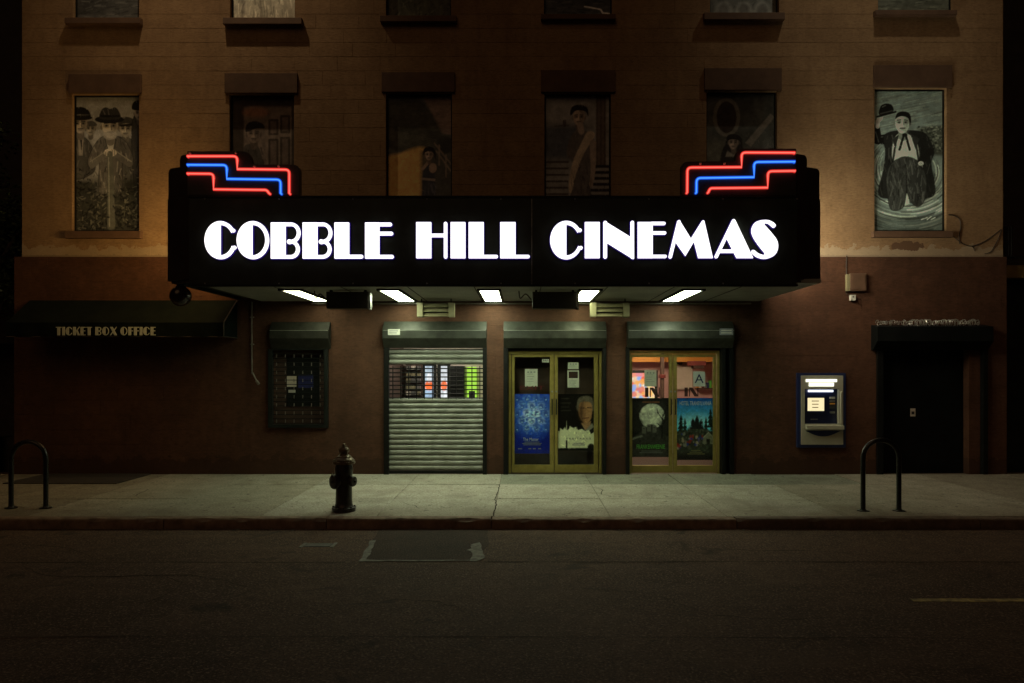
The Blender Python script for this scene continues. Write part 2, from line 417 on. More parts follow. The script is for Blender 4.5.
# ------------------------------------------------------------------ 2D painter and outlines (flat print, lettering)
def cr(pts, k=6, closed=True):
    """Catmull-Rom through points"""
    P = [np.array(p, float) for p in pts]; n = len(P); out = []
    for i in range(n if closed else n-1):
        p0, p1, p2, p3 = P[(i-1) % n], P[i], P[(i+1) % n], P[(i+2) % n]
        if not closed:
            p0 = P[max(i-1,0)]; p3 = P[min(i+2,n-1)]
        for j in range(k):
            t = j/k
            out.append(tuple(.5*((2*p1)+(-p0+p2)*t+(2*p0-5*p1+4*p2-p3)*t*t+(-p0+3*p1-3*p2+p3)*t**3)))
    if not closed: out.append(tuple(P[-1]))
    return out

class G:
    """signed distance shapes on a grid"""
    def __init__(s, x0, x1, y0, y1, nx, ny):
        s.xs = np.linspace(x0, x1, nx); s.ys = np.linspace(y0, y1, ny)
        s.U, s.V = np.meshgrid(s.xs, s.ys)
    def box(s, x0, x1, y0, y1):
        dx = np.maximum(x0-s.U, s.U-x1); dy = np.maximum(y0-s.V, s.V-y1)
        return np.where((dx > 0) & (dy > 0), np.hypot(dx, dy), np.maximum(dx, dy))
    def ell(s, cx, cy, rx, ry):
        q = np.hypot((s.U-cx)/rx, (s.V-cy)/ry)
        g = np.hypot((s.U-cx)/rx**2, (s.V-cy)/ry**2)+1e-9
        return q*(q-1)/g
    def cap(s, a, b, r0, r1=None):
        r1 = r0 if r1 is None else r1
        ax, ay = a; bx, by = b; dx, dy = bx-ax, by-ay
        h = np.clip(((s.U-ax)*dx+(s.V-ay)*dy)/max(dx*dx+dy*dy, 1e-9), 0, 1)
        return np.hypot(s.U-ax-dx*h, s.V-ay-dy*h)-(r0+(r1-r0)*h)
    def path(s, pts, r):
        d = None
        for a, b in zip(pts[:-1], pts[1:]):
            c = s.cap(a, b, r); d = c if d is None else np.minimum(d, c)
        return d
    def poly(s, pts):
        n = len(pts); d = np.full(s.U.shape, 1e18); sg = np.ones(s.U.shape)
        for i in range(n):
            ax, ay = pts[i]; bx, by = pts[i-1]
            ex, ey = bx-ax, by-ay; wx, wy = s.U-ax, s.V-ay
            h = np.clip((wx*ex+wy*ey)/max(ex*ex+ey*ey, 1e-12), 0, 1)
            d = np.minimum(d, (wx-ex*h)**2+(wy-ey*h)**2)
            c1 = s.V >= ay; c2 = s.V < by; c3 = ex*wy > ey*wx
            flip = (c1 & c2 & c3) | (~c1 & ~c2 & ~c3)
            sg = np.where(flip, -sg, sg)
        return sg*np.sqrt(d)

def contours(f, xs, ys):
    """marching squares: closed loops where f = 0"""
    ny, nx = f.shape; seg = {}
    def ip(i, j, i2, j2):
        a, b = f[j, i], f[j2, i2]; t = a/(a-b)
        return (xs[i]+(xs[i2]-xs[i])*t, ys[j]+(ys[j2]-ys[j])*t)
    ins = f < 0
    code = ins[:-1,:-1]*1+ins[:-1,1:]*2+ins[1:,1:]*4+ins[1:,:-1]*8
    T = {1:[(3,0)],2:[(0,1)],3:[(3,1)],4:[(1,2)],5:[(3,2),(1,0)],6:[(0,2)],7:[(3,2)],8:[(2,3)],9:[(2,0)],10:[(0,3),(2,1)],11:[(2,1)],12:[(1,3)],13:[(1,0)],14:[(0,3)]}
    def key(i, j, e):
        return {0:('h',i,j),1:('v',i+1,j),2:('h',i,j+1),3:('v',i,j)}[e]
    pt = {}
    for j, i in zip(*np.nonzero((code > 0) & (code < 15))):
        for a, b in T[int(code[j, i])]:
            ka, kb = key(i, j, a), key(i, j, b); seg[ka] = kb
            for k in (ka, kb):
                if k not in pt:
                    pt[k] = ip(k[1], k[2], k[1]+1, k[2]) if k[0] == 'h' else ip(k[1], k[2], k[1], k[2]+1)
    loops = []
    while seg:
        k0 = next(iter(seg)); k = k0; L = []
        while k in seg:
            L.append(pt[k]); k = seg.pop(k)
        if len(L) > 6: loops.append(L)
    return loops

def simplify(L, tol):
    P = np.array(L); n = len(P)
    keep = np.zeros(n, bool)
    a = 0; b = int(np.argmax(np.hypot(*(P-P[0]).T)))
    def rec(i, j):
        idx = np.arange(i+1, j)
        if len(idx) == 0: return
        A = P[i % n]; B = P[j % n]; d = B-A; L_ = max(np.hypot(*d), 1e-9)
        q = P[idx % n]-A; dist = np.abs(q[:,0]*d[1]-q[:,1]*d[0])/L_
        m = int(np.argmax(dist))
        if dist[m] > tol:
            keep[idx[m] % n] = True; rec(i, int(idx[m])); rec(int(idx[m]), j)
    keep[a] = keep[b] = True; rec(a, b); rec(b, n)
    return [tuple(p) for p in P[keep]]

def extrude_loops(loops, place, y0, y1):
    """loops in glyph units -> solid between y0 (front) and y1; place maps (u, v) to (x, z)"""
    m = MB(); loops = [[place(*p) for p in L] for L in loops]
    areas = [abs(sum(a[0]*b[1]-b[0]*a[1] for a, b in zip(L, L[1:]+L[:1])))/2 for L in loops]
    order = sorted(range(len(loops)), key=lambda i: -areas[i]); loops = [loops[i] for i in order]
    flat = [p for L in loops for p in L]; n = len(flat)
    m.v = [(x, y0, z) for x, z in flat]+[(x, y1, z) for x, z in flat]
    for t in tessellate_polygon([[Vector((x, z, 0)) for x, z in L] for L in loops]):
        m.f.append(tuple(t)); m.f.append(tuple(n+i for i in t[::-1]))
    k = 0
    for L in loops:
        c = len(L)
        for i in range(c):
            j = (i+1) % c; m.f.append((k+i, k+j, n+k+j, n+k+i))
        k += c
    return m

def vnoise(shape, cells, oct=4, pers=.55, stretch=(1,1)):
    out = np.zeros(shape); amp = 1; tot = 0
    for o in range(oct):
        cy = max(2, int(cells*stretch[1]*2**o)); cx = max(2, int(cells*stretch[0]*2**o*shape[1]/shape[0]))
        g = RNG.random((cy+2, cx+2))
        y = np.linspace(0, cy, shape[0]); x = np.linspace(0, cx, shape[1])
        iy = np.minimum(y.astype(int), cy); ix = np.minimum(x.astype(int), cx)
        fy = (y-iy)[:,None]; fx = (x-ix)[None,:]; fy = fy*fy*(3-2*fy); fx = fx*fx*(3-2*fx)
        a = g[np.ix_(iy, ix)]; b = g[np.ix_(iy, ix+1)]; c = g[np.ix_(iy+1, ix)]; d = g[np.ix_(iy+1, ix+1)]
        out += amp*((a*(1-fx)+b*fx)*(1-fy)+(c*(1-fx)+d*fx)*fy); tot += amp; amp *= pers
    return out/tot

class Paint(G):
    def __init__(s, w, h, nx, col):
        ny = max(2, int(nx*h/w)); super().__init__(0, w, 0, h, nx, ny)
        s.img = np.ones((ny, nx, 3))*np.array(col); s.w, s.h = w, h
    def fill(s, d, col, soft=.8, a=1.0):
        k = np.clip(.5-d/soft, 0, 1)*a
        c = np.array(col, float)
        if c.ndim == 1: c = c[None,None,:]
        s.img = s.img*(1-k[...,None])+c*k[...,None]
    def tex(s, amt, cells=20, stretch=(1,1), d=None, oct=4):
        n = (vnoise(s.U.shape, cells, oct, .6, stretch)-.5)*2*amt
        if d is not None: n = n*np.clip(.5-d, 0, 1)
        s.img = np.clip(s.img*(1+n[...,None]*1.8), 0.002, 1)
    def brush(s, n, L, rad, jit, ang, rnd, a=.75):
        ny, nx, _ = s.img.shape; du = s.w/(nx-1); dv = s.h/(ny-1)
        for _k in range(n):
            x = rnd.uniform(0, s.w); y = rnd.uniform(0, s.h); i0 = int(x/du); j0 = int(y/dv)
            c = s.img[j0, i0]*(1+jit*rnd.uniform(-1, 1.25)); t = ang(x, y)+rnd.uniform(-.35, .35); l_ = rnd.uniform(.4, 1)*L
            bx, by = x+l_*math.cos(t), y+l_*math.sin(t); q = rad*rnd.uniform(.5, 1.2)
            i1, i2 = max(0, int((min(x,bx)-q-1)/du)), min(nx, int((max(x,bx)+q+1)/du)+2)
            j1, j2 = max(0, int((min(y,by)-q-1)/dv)), min(ny, int((max(y,by)+q+1)/dv)+2)
            U, V = s.U[j1:j2,i1:i2], s.V[j1:j2,i1:i2]; dx, dy = bx-x, by-y
            h = np.clip(((U-x)*dx+(V-y)*dy)/max(dx*dx+dy*dy,1e-9), 0, 1); d = np.hypot(U-x-dx*h, V-y-dy*h)-q*(1-.5*h)
            k = (np.clip(.5-d/.7, 0, 1)*a)[...,None]
            s.img[j1:j2,i1:i2] = s.img[j1:j2,i1:i2]*(1-k)+c*k
        s.img = np.clip(s.img, .003, 1)
    def contrast(s, pivot, g, gain=1.0):
        lum = s.img.mean(-1, keepdims=True); f = ((lum/pivot)**(g-1))*gain
        s.img = np.clip(s.img*f, .003, .62)
    def lines(s, segs, r, col, a=.7, soft=.8):
        for p, q in segs: s.fill(s.cap(p, q, r), col, soft, a)
    def mesh(s, name, x0, x1, z0, z1, y, material, parent=None, origin=None, thick=None):
        ny, nx, _ = s.img.shape
        off = wloc(parent) if parent is not None else Vector(origin or (0,0,0))
        xs = np.linspace(x0, x1, nx); zs = np.linspace(z1, z0, ny)
        gx, gz = np.meshgrid(xs, zs)
        co = np.stack([gx-off.x, np.full_like(gx, y-off.y), gz-off.z], -1).reshape(-1, 3)
        idx = np.arange(nx*ny).reshape(ny, nx)
        fc = np.stack([idx[1:,:-1], idx[1:,1:], idx[:-1,1:], idx[:-1,:-1]], -1).reshape(-1, 4)
        verts = co.tolist(); faces = fc.tolist(); cols = s.img.reshape(-1, 3)
        if thick:                       # board edges and back, joined to the painted front
            c = [idx[-1,0], idx[-1,-1], idx[0,-1], idx[0,0]]; n = len(verts)
            rims = [idx[-1,:].tolist(), idx[::-1,-1].tolist(), idx[0,::-1].tolist(), idx[:,0].tolist()]
            for ci in c: verts.append([verts[ci][0], verts[ci][1]+thick, verts[ci][2]])
            for k, rim in enumerate(rims): faces.append([n+k]+[n+(k+1) % 4][:1]+rim[::-1])
            faces.append([n+3, n+2, n+1, n])
            cols = np.vstack([cols, np.full((4,3), .08)])
        me = bpy.data.meshes.new(name); me.from_pydata(verts, [], faces)
        ca = me.color_attributes.new('Col', 'FLOAT_COLOR', 'POINT')
        ca.data.foreach_set('color', np.hstack([cols, np.ones((len(cols),1))]).astype(np.float32).ravel())
        me.materials.append(material)
        o = bpy.data.objects.new(name, me); COL.objects.link(o)
        if parent is not None: o.parent = parent
        else: o.location = off
        return o

def text(name, s_, size, cx, y, cz, material, parent, width=None, extrude=.0006, align='CENTER', spacing=1.0):
    c = bpy.data.curves.new('t', 'FONT'); c.body = s_; c.size = size; c.align_x = align; c.align_y = 'CENTER'
    c.extrude = extrude; c.space_character = spacing; c.resolution_u = 3
    o = bpy.data.objects.new('t', c); COL.objects.link(o)
    dg = bpy.context.evaluated_depsgraph_get(); me = bpy.data.meshes.new_from_object(o.evaluated_get(dg))
    bpy.data.objects.remove(o); bpy.data.curves.remove(c)
    sx = 1.0
    if width:
        xs = [v.co.x for v in me.vertices]; sx = width/max(max(xs)-min(xs), 1e-6)
    off = wloc(parent) if parent is not None else Vector((0,0,0))
    for v in me.vertices:
        x, yy, z = v.co; v.co = (cx+x*sx-off.x, y-z-off.y, cz+yy-off.z)
    me.name = name; me.materials.clear(); me.materials.append(material)
    ob = bpy.data.objects.new(name, me); COL.objects.link(ob)
    if parent is not None: ob.parent = parent
    return ob

# ================================================================== ground
ROADZ = -.12; KY = -3.65
road = MB().quad((-150,-150,ROADZ),(150,-150,ROADZ),(150,150,ROADZ),(-150,150,ROADZ)).build('road', M['asphalt'])
tag(road, kind='structure')

def wobble(pts, amp, step=.12):
    out = []
    for (a, b) in zip(pts, pts[1:]+pts[:1]):
        n = max(1, int(math.hypot(b[0]-a[0], b[1]-a[1])/step))
        for i in range(n):
            t = i/n; out.append((a[0]+(b[0]-a[0])*t+random.uniform(-amp, amp), a[1]+(b[1]-a[1])*t+random.uniform(-amp, amp)))
    return out
def ground_sheet(name, poly, z, material):
    return MB().prism_z(poly, z-.003, z).build(name, material, road)
ground_sheet('asphalt_patch', wobble([(-1.70,-3.69),(-.42,-3.69),(-.36,-4.35),(-.46,-5.06),(-1.62,-5.06),(-1.66,-4.4)], .012), ROADZ+.004, M['asphalt_dark'])
ground_sheet('patch_edge', wobble([(-1.68,-4.25),(-1.62,-4.22),(-1.585,-4.62),(-1.56,-5.03),(-1.0,-5.045),(-.5,-5.045),(-.5,-5.07),(-1.0,-5.075),(-1.62,-5.09),(-1.645,-4.7)], .014, .1), ROADZ+.008, M['pale_paint'])
ground_sheet('patch_edge', wobble([(-.56,-4.42),(-.47,-4.30),(-.42,-4.62),(-.385,-4.95),(-.45,-5.10),(-.515,-5.07),(-.50,-4.9),(-.545,-4.72),(-.60,-4.66),(-.53,-4.58)], .012, .08), ROADZ+.008, M['pale_paint'])
def seam(y, w, x0, x1):
    xs = np.arange(x0, x1, .25); a = []; b = []
    dy = 0
    for x in xs:
        dy = .8*dy+random.uniform(-.01, .01)
        a.append((x, y+dy+w*random.uniform(.2, .8))); b.append((x, y+dy-w*random.uniform(.2, .8)))
    m = MB(); n = len(a)
    m.v = [(p[0], p[1], ROADZ+.0045) for p in a+b]
    m.f = [(i, n+i, n+i+1, i+1) for i in range(n-1)]
    m.build('tar_seam', M['tar'], road)
seam(-5.115, .013, -9, -1.70); seam(-5.10, .016, -.34, 11); seam(-7.05, .008, -6, 3)
def road_crack(pts):
    P = [(x+random.uniform(-.03,.03), y+random.uniform(-.015,.015)) for x, y in cr(pts, 7, False)]; n = len(P); m = MB()
    w = [.006*(1-.7*abs(2*i/(n-1)-1))+random.uniform(0,.004) for i in range(n)]
    m.v = [(p[0]-w[i]*.4, p[1]+w[i], ROADZ+.0042) for i, p in enumerate(P)]+[(p[0]+w[i]*.4, p[1]-w[i], ROADZ+.0042) for i, p in enumerate(P)]
    m.f = [(i, n+i, n+i+1, i+1) for i in range(n-1)]; m.build('crack', M['tar'], road)
for c_ in ([(-4.8,-5.3),(-4.2,-5.6),(-3.1,-5.55),(-2.4,-5.9)], [(-3.3,-5.55),(-3.0,-5.9),(-3.1,-6.4)], [(1.6,-4.2),(2.1,-4.6),(3.2,-4.7),(3.9,-5.05)], [(.4,-5.9),(1.1,-6.1),(1.5,-6.6),(2.3,-6.7)], [(-1.2,-6.2),(-.6,-6.35),(-.2,-6.9)], [(-6.0,-4.4),(-5.0,-4.5),(-4.4,-4.9)], [(5.2,-4.6),(6.0,-4.9),(7.2,-4.85)]): road_crack(c_)
ground_sheet('lane_line', wobble([(3.22,-6.215),(12,-6.20),(12,-6.275),(3.22,-6.285)], .006, .15), ROADZ+.004, M['yellow_paint'])
vc = thing('valve_cover', (-2.2,-4.42,ROADZ), 'small rectangular iron valve cover set in the road near the hydrant', 'cover')
MB().box(-2.36,-2.07,-4.50,-4.36,ROADZ-.02,ROADZ+.006).build('lid', M['iron'], vc, bevel=.004)
for a, b in ((-2.40,-2.365),(-2.065,-2.03)):
    MB().box(a, b, -4.53,-4.33,ROADZ-.02,ROADZ+.007).build('rim', M['pale_paint'], vc, bevel=.003)

walk = MB().box(-30, 30, -3.5, .3, ROADZ-.02, -.012).build('sidewalk', M['kerb_dark']); tag(walk, kind='structure')
joints = [-.35+1.43*k for k in range(-14, 15)]
rows = [(-1.10, .0), (-2.32, -1.10), (-3.495, -2.32)]
slab_cache = {}
def slab(x0, x1, y0, y1, material, drop=0.0):
    w, d = round(x1-x0, 3), round(y1-y0, 3); key = (w, d, material.name)
    if key not in slab_cache:
        g, bv = .0035, .004
        m = MB(); m.v = [(g,g,-.03),(w-g,g,-.03),(w-g,d-g,-.03),(g,d-g,-.03),(g,g,-bv),(w-g,g,-bv),(w-g,d-g,-bv),(g,d-g,-bv),(g+bv,g+bv,0),(w-g-bv,g+bv,0),(w-g-bv,d-g-bv,0),(g+bv,d-g-bv,0)]
        m.f = [(8,9,10,11)]
        for k in range(4):
            j = (k+1) % 4; m.f += [(k,j,4+j,4+k),(4+k,4+j,8+j,8+k)]
        o = m.build('slab', material, walk); slab_cache[key] = o.data
    else:
        o = bpy.data.objects.new('slab', slab_cache[key]); COL.objects.link(o); o.parent = walk
    o.location = (x0, y0, random.uniform(-.004, .003)+drop)
    o.rotation_euler = (random.uniform(-.0015,.0015), random.uniform(-.0015,.0015), 0)
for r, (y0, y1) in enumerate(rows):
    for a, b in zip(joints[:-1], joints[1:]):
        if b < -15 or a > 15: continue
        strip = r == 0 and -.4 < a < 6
        slab(a, b, y0, y1, M['concrete_dark'] if strip and b < 5.5 else M['concrete_dim'] if a < -6.1 or a > 6.6 else M['concrete_mid'] if a < -3.3 or a > 3.7 else M['concrete'])  # slabs darken in steps toward both ends, a painted light falloff
# hairline cracks in the paving
for pts in ([(-1.62,-2.6),(-1.50,-2.78),(-1.40,-2.85),(-1.33,-3.02)], [(2.9,-1.2),(3.3,-1.32),(3.9,-1.36)], [(.62,-3.3),(.5,-3.4),(.56,-3.49)], [(-3.9,-2.4),(-3.6,-2.62),(-3.1,-2.70),(-2.75,-2.95)], [(.95,-1.2),(1.2,-1.55),(1.15,-2.0),(1.42,-2.3)], [(-6.2,-1.3),(-5.6,-1.6),(-5.5,-2.1)], [(4.3,-2.5),(4.7,-2.8),(5.3,-2.86),(5.6,-3.2)], [(-.36,-3.48),(-.335,-2.9),(-.37,-2.4),(-.34,-1.5),(-.35,-1.1)]):
    m = MB(); P = []
    for i in range(len(pts)-1):
        for t in np.linspace(0, 1, 5)[:-1 if i < len(pts)-2 else None]:
            P.append((pts[i][0]+(pts[i+1][0]-pts[i][0])*t+random.uniform(-.015,.015), pts[i][1]+(pts[i+1][1]-pts[i][1])*t))
    n = len(P); m.v = [(x-.006, y, .0045) for x, y in P]+[(x+.006, y-.004, .0045) for x, y in P]
    m.f = [(i, i+1, n+i+1, n+i) for i in range(n-1)]
    m.build('crack', M['tar'], walk)

kerb = MB().box(-30, 30, -3.60, -3.50, ROADZ-.02, -.03).build('kerb', M['kerb_dark']); tag(kerb, kind='structure')
kx = [-15.2,-12.1,-9.0,-6.9,-4.3,-2.35,-.37,2.58,5.5,8.6,11.7,15]
for a, b in zip(kx[:-1], kx[1:]):
    dz = random.uniform(-.006, .004)
    m = MB(); n = max(3, int((b-a)/.09)); yo = random.uniform(-.006,.006); chip = 0
    for q in range(n+1):
        x = a+.006+(b-a-.012)*q/n; e = random.uniform(0,.004)
        chip = random.uniform(.012,.03) if random.random() < .10 else chip*.35
        m.v += [(x, KY+yo, ROADZ-.015), (x, KY+yo+e, dz-.03-chip*.4), (x, KY+yo+.010+e+chip, dz-.008-chip*.5), (x, KY+yo+.024+e+chip, dz+e*.4), (x, -3.497, dz), (x, -3.497, ROADZ-.015)]
    for q in range(n):
        for k in range(6):
            kk = (k+1) % 6; m.f.append((q*6+k, q*6+kk, q*6+6+kk, q*6+6+k))
    m.f += [tuple(range(6)), tuple(n*6+k for k in range(5,-1,-1))]
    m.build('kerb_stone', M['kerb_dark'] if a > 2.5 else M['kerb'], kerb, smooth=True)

# litter and grit in the gutter
grit = MB()
for k in range(260):
    x = random.uniform(-9, 9); y = KY-abs(random.gauss(0, .05))-.012; s_ = random.uniform(.004, .016)
    a = random.uniform(0, 3.14); ca, sa = math.cos(a)*s_, math.sin(a)*s_
    grit.prism_z([(x+ca,y+sa),(x-sa*.6,y+ca*.6),(x-ca,y-sa),(x+sa*.6,y-ca*.6)], ROADZ+.001, ROADZ+.001+s_*.5)
for x, s_ in ((-1.32,.06),(-.95,.03),(.35,.035),(.62,.028),(-3.4,.03),(2.9,.03),(-5.2,.035)):
    grit.prism_z([(x-s_,KY-.03),(x-.2*s_,KY-.055),(x+s_,KY-.04),(x+.5*s_,KY-.018)], ROADZ+.002, ROADZ+.008)
tag(grit.build('gutter_grit', M['pale_paint']), 'pale grit and scraps lying along the gutter', 'grit', kind='stuff')

# ================================================================== cinema building
BX0, BX1, BMID, BTOP = X(22), X(1003), Z(257), 13.4
LX0, LX1 = X(15), X(1006)
bld = thing('cinema_building', (0, 0, 0), 'tan upper and brown lower painted masonry cinema building behind the marquee', 'building')
WIN = [  # (x0, x1, y0, y1) panels of the first row and bottoms of the second
    (72,139,94,231),(229.5,294,94,231),(386,452,93,231),(544.5,611,93,231),(706.5,777,91,231),(874.5,946.5,88,231)]
LINT = [(70,142,75,94),(225.5,298,74,94),(382,455,73,93),(541,615,71,93),(704,781,69,91),(873,951,66,88)]
SILL = [(68,143,231,239),(225,300,231,239),(382,456,231,239),(541,615,231,239),(703,781,231,239),(871,950,231,238)]
WIN2 = [(73,139,19),(230,295,19),(386,451,17),(544,612,15.5),(710,779,14),(878,953,11.5)]
SILL2 = [(68,143,19,26),(225,303,19,26.5),(381,457,17,24),(541,615,15.5,21.5),(703,783,14,22),(873,954,11.5,17.5)]
W1 = [(X(a), X(b), Z(d), Z(c)) for a, b, c, d in WIN]
W2 = [(X(a), X(b), Z(c), Z(c)+2.36) for a, b, c in WIN2]
L1 = [(X(a), X(b), Z(d), Z(c)) for a, b, c, d in LINT]
L2 = [(w[0]-.06, w[1]+.06, w[3], w[3]+.34) for w in W2]
uw = lattice(BX0, BX1, BMID, BTOP, W1+W2, 0.0, .28).build('upper_wall', M['tan'], bld)

OPEN = {'shutter': (X(387), X(485), -.02, Z(344)), 'door1': (X(506), X(604.5), -.02, Z(344)), 'door2': (X(627), X(732), -.02, Z(344)),
        'ticket': (X(272), X(327), Z(426), Z(346)), 'side': (X(881), X(982), -.02, Z(340)), 'atm': (X(804), X(840), Z(441), Z(379))}
lw = lattice(LX0, LX1, -.02, BMID, list(OPEN.values()), -.02, .28).build('lower_wall', M['brown'], bld)

def subtract(r, holes):
    out = [r]
    for h in holes:
        nxt = []
        for a in out:
            if h[0] >= a[1]-1e-6 or h[1] <= a[0]+1e-6 or h[2] >= a[3]-1e-6 or h[3] <= a[2]+1e-6: nxt.append(a); continue
            if h[0] > a[0]: nxt.append((a[0], h[0], a[2], a[3]))
            if h[1] < a[1]: nxt.append((h[1], a[1], a[2], a[3]))
            m0, m1 = max(a[0], h[0]), min(a[1], h[1])
            if h[3] < a[3]: nxt.append((m0, m1, h[3], a[3]))
            if h[2] > a[2]: nxt.append((m0, m1, a[2], h[2]))
        out = nxt
    return [a for a in out if a[1]-a[0] > .03 and a[3]-a[2] > .03]

def lay_blocks(wall, x0, x1, z0, z1, holes, h, L, yf, material, proud=.0015, g=.003):
    pieces = []; k = 0; z = z0
    while z < z1-.03:
        zt = min(z+h, z1); x = x0-(L/2 if k % 2 else 0)-.11*(k % 3)
        while x < x1:
            a, b = max(x, x0), min(x+L, x1)
            if b-a > .03: pieces += subtract((a, b, z, zt), holes)
            x += L
        z += h; k += 1
    pieces.sort(key=lambda r: -(r[1]-r[0])*(r[3]-r[2]))
    cache = {}; rest = MB()
    def geo(m, ox, oz, w, d, y):
        n = len(m.v); bv = .002
        m.v += [(ox+g,y,oz+g),(ox+w-g,y,oz+g),(ox+w-g,y,oz+d-g),(ox+g,y,oz+d-g),
                (ox+g+bv,y-proud,oz+g+bv),(ox+w-g-bv,y-proud,oz+g+bv),(ox+w-g-bv,y-proud,oz+d-g-bv),(ox+g+bv,y-proud,oz+d-g-bv)]
        m.f.append((n+4,n+5,n+6,n+7))
        for i in range(4):
            j = (i+1) % 4; m.f.append((n+i,n+j,n+4+j,n+4+i))
    for i, (a, b, c, d) in enumerate(pieces):
        y = yf-random.uniform(0, .0025)
        if i >= 290:
            geo(rest, a, c, b-a, d-c, y); continue
        w, hh = round(b-a, 3), round(d-c, 3)
        if (w, hh) not in cache:
            m = MB(); geo(m, 0, 0, w, hh, 0)
            o = m.build('block', material, wall); cache[(w, hh)] = o.data
        else:
            o = bpy.data.objects.new('block', cache[(w, hh)]); COL.objects.link(o); o.parent = wall
        o.location = (a, y-.0005, c)
    if rest.v: tag(rest.build('block_infill', material, wall), kind='stuff')

lay_blocks(uw, BX0, BX1, BMID+.02, 8.62, W1+L1+W2, .245, .74, 0.0, M['tan'])
lay_blocks(lw, LX0, LX1, .0, BMID-.02, list(OPEN.values()), .255, .80, -.02, M['brown'], .002)

for (a, b, c, d) in L1+L2:
    MB().box(a, b, -.045, .05, c+.002, d).build('lintel', M['trim_brown'], bld, bevel=.006)
for (a, b, c, d) in SILL+SILL2:
    MB().prism_x([(-.095, Z(d)), (.07, Z(d)), (.07, Z(c)-.002), (-.09, Z(c)-.018)], X(a), X(b)).build('sill', M['trim_brown'], bld, bevel=.005)
MB().prism_x([(-.35, BTOP+.25), (-.35, BTOP+.1), (-.08, BTOP-.2), (.28, BTOP-.2), (.28, BTOP+.25)], BX0-.05, BX1+.05).build('cornice', M['trim_brown'], bld)
MB().box(BX0, BX1, .28, 12, BTOP-.1, BTOP).build('roof', M['brick_dark'], bld)
MB().box(BX0, BX0+.2, .28, 12, -.1, BTOP-.1).build('side_wall', M['brick_dark'], bld)
MB().box(BX1-.2, BX1, .28, 12, -.1, BTOP-.1).build('side_wall', M['brick_dark'], bld)
# thin dark slab painting in the shade at the wall foot under the awning
MB().box(X(48), X(152), -1.05, -.03, -.05, .014).build('shade_slab', M['brick_dark'], bld, bevel=.004)
# dark boarding of the right hand doorway and its brick pier
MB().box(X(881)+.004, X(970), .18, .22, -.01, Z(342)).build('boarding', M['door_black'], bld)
MB().box(X(970), X(981.5), .03, .27, -.01, Z(342)).build('pier', M['brown'], bld, bevel=.006)

# lobby seen through the doors and the shutter grille
MB().box(X(380), X(745)+.9, .285, 4.6, -.06, -.005).build('lobby_floor', M['lobby_floor'], bld)
MB().box(X(380), X(745)+.9, .285, 4.6, 2.62, 2.70).build('lobby_ceiling', M['cream'], bld)
MB().box(X(612), X(745)+.9, 4.3, 4.4, 0, 2.62).build('lobby_wall', M['pink_wall'], bld)
MB().box(X(745)+.8, X(745)+.9, .285, 4.3, 0, 2.62).build('lobby_wall', M['pink_wall'], bld)
MB().box(X(612), X(745)+.8, 3.9, 4.29, 1.985, 2.30).build('lobby_beam', M['orange'], bld)
MB().box(X(612)-.08, X(612), .285, 4.4, 0, 2.62).build('partition', M['dark_wall'], bld)
MB().box(X(494)+.002, X(612)-.082, .42, .48, 0, 2.618).build('partition', M['dark_wall'], bld)  # added close behind the left doors; its brown stands in for glass reflections
MB().box(X(494)-.08, X(494), .285, 2.5, 0, 2.62).build('partition', M['dark_wall'], bld)
MB().box(X(380), X(494)-.08, 2.4, 2.5, 0, 2.62).build('lobby_wall', M['cream'], bld)
MB().box(X(380)-.08, X(380), .285, 2.5, 0, 2.62).build('partition', M['dark_wall'], bld)

# ---- doors
def double_door(x0, x1, leaves, key):
    o = OPEN[key]; y0 = .07
    fr = lattice(o[0]+.004, o[1]-.004, .0, Z(345), [(X(x0), X(x1), -.01, Z(350.5))], .05, .17)
    fr.build('door_frame', M['guide'], bld)
    br = lattice(X(x0)+.002, X(x1)-.002, .0, Z(351)+.004, [(X(x0)+.042, X(x1)-.042, -.01, Z(351)-.045)], .055, .15)
    br.build('door_frame', M['brass'], bld)
    for i, (a, b, c, d, e, f) in enumerate(leaves):   # leaf x0,x1, glass x0,x1,y0,y1
        lf = lattice(X(a)+.004, X(b)-.004, .012, Z(354), [(X(c), X(d), Z(f), Z(e))], .075, .125).build('door', M['brass'], bld, bevel=.004)
        MB().box(X(c)-.006, X(d)+.006, .097, .103, Z(f)-.006, Z(e)+.006).build('pane', M['glass'], lf)
        hx = X(b)-.035 if i == 0 else X(a)+.035
        m = MB().tube([(hx, .075, 1.02), (hx, .035, 1.03), (hx, .035, 1.28), (hx, .075, 1.29)], .010, 8)
        m.build('handle', M['black_metal'], lf, smooth=True)
        MB().lathe([(.016, 0), (.016, .012), (.010, .014)], (hx, .076, 1.42), 12, (0,-1,0)).build('lock', M['steel'], lf)
double_door(508.5, 602, [(511.5,554.3,514.5,550,357,465.5),(554.5,599,558,594.5,357,465.5)], 'door1')
double_door(629, 720.5, [(631.5,673.8,633,670,357,466),(674,717.5,678,714.5,357,466)], 'door2')

# ================================================================== marquee
FD, SDp = 9.40, 9.60                       # distance of the front face and of the outer corners
FY, SY = FD-CAMD, SDp-CAMD
fx = lambda px: X(px, FD)
fz = lambda py: Z(py, FD)
MXL, MXR = X(167.5, SDp), X(820.5, SDp)
FXL, FXR = fx(189), fx(797)
MT, MBt, SOF = fz(195.7)-.03, fz(286.4)+.03, 2.975
mq = thing('cinema_marquee', (0, -1.3, SOF), 'long black cinema marquee with lit white letters and stepped neon ends', 'marquee')
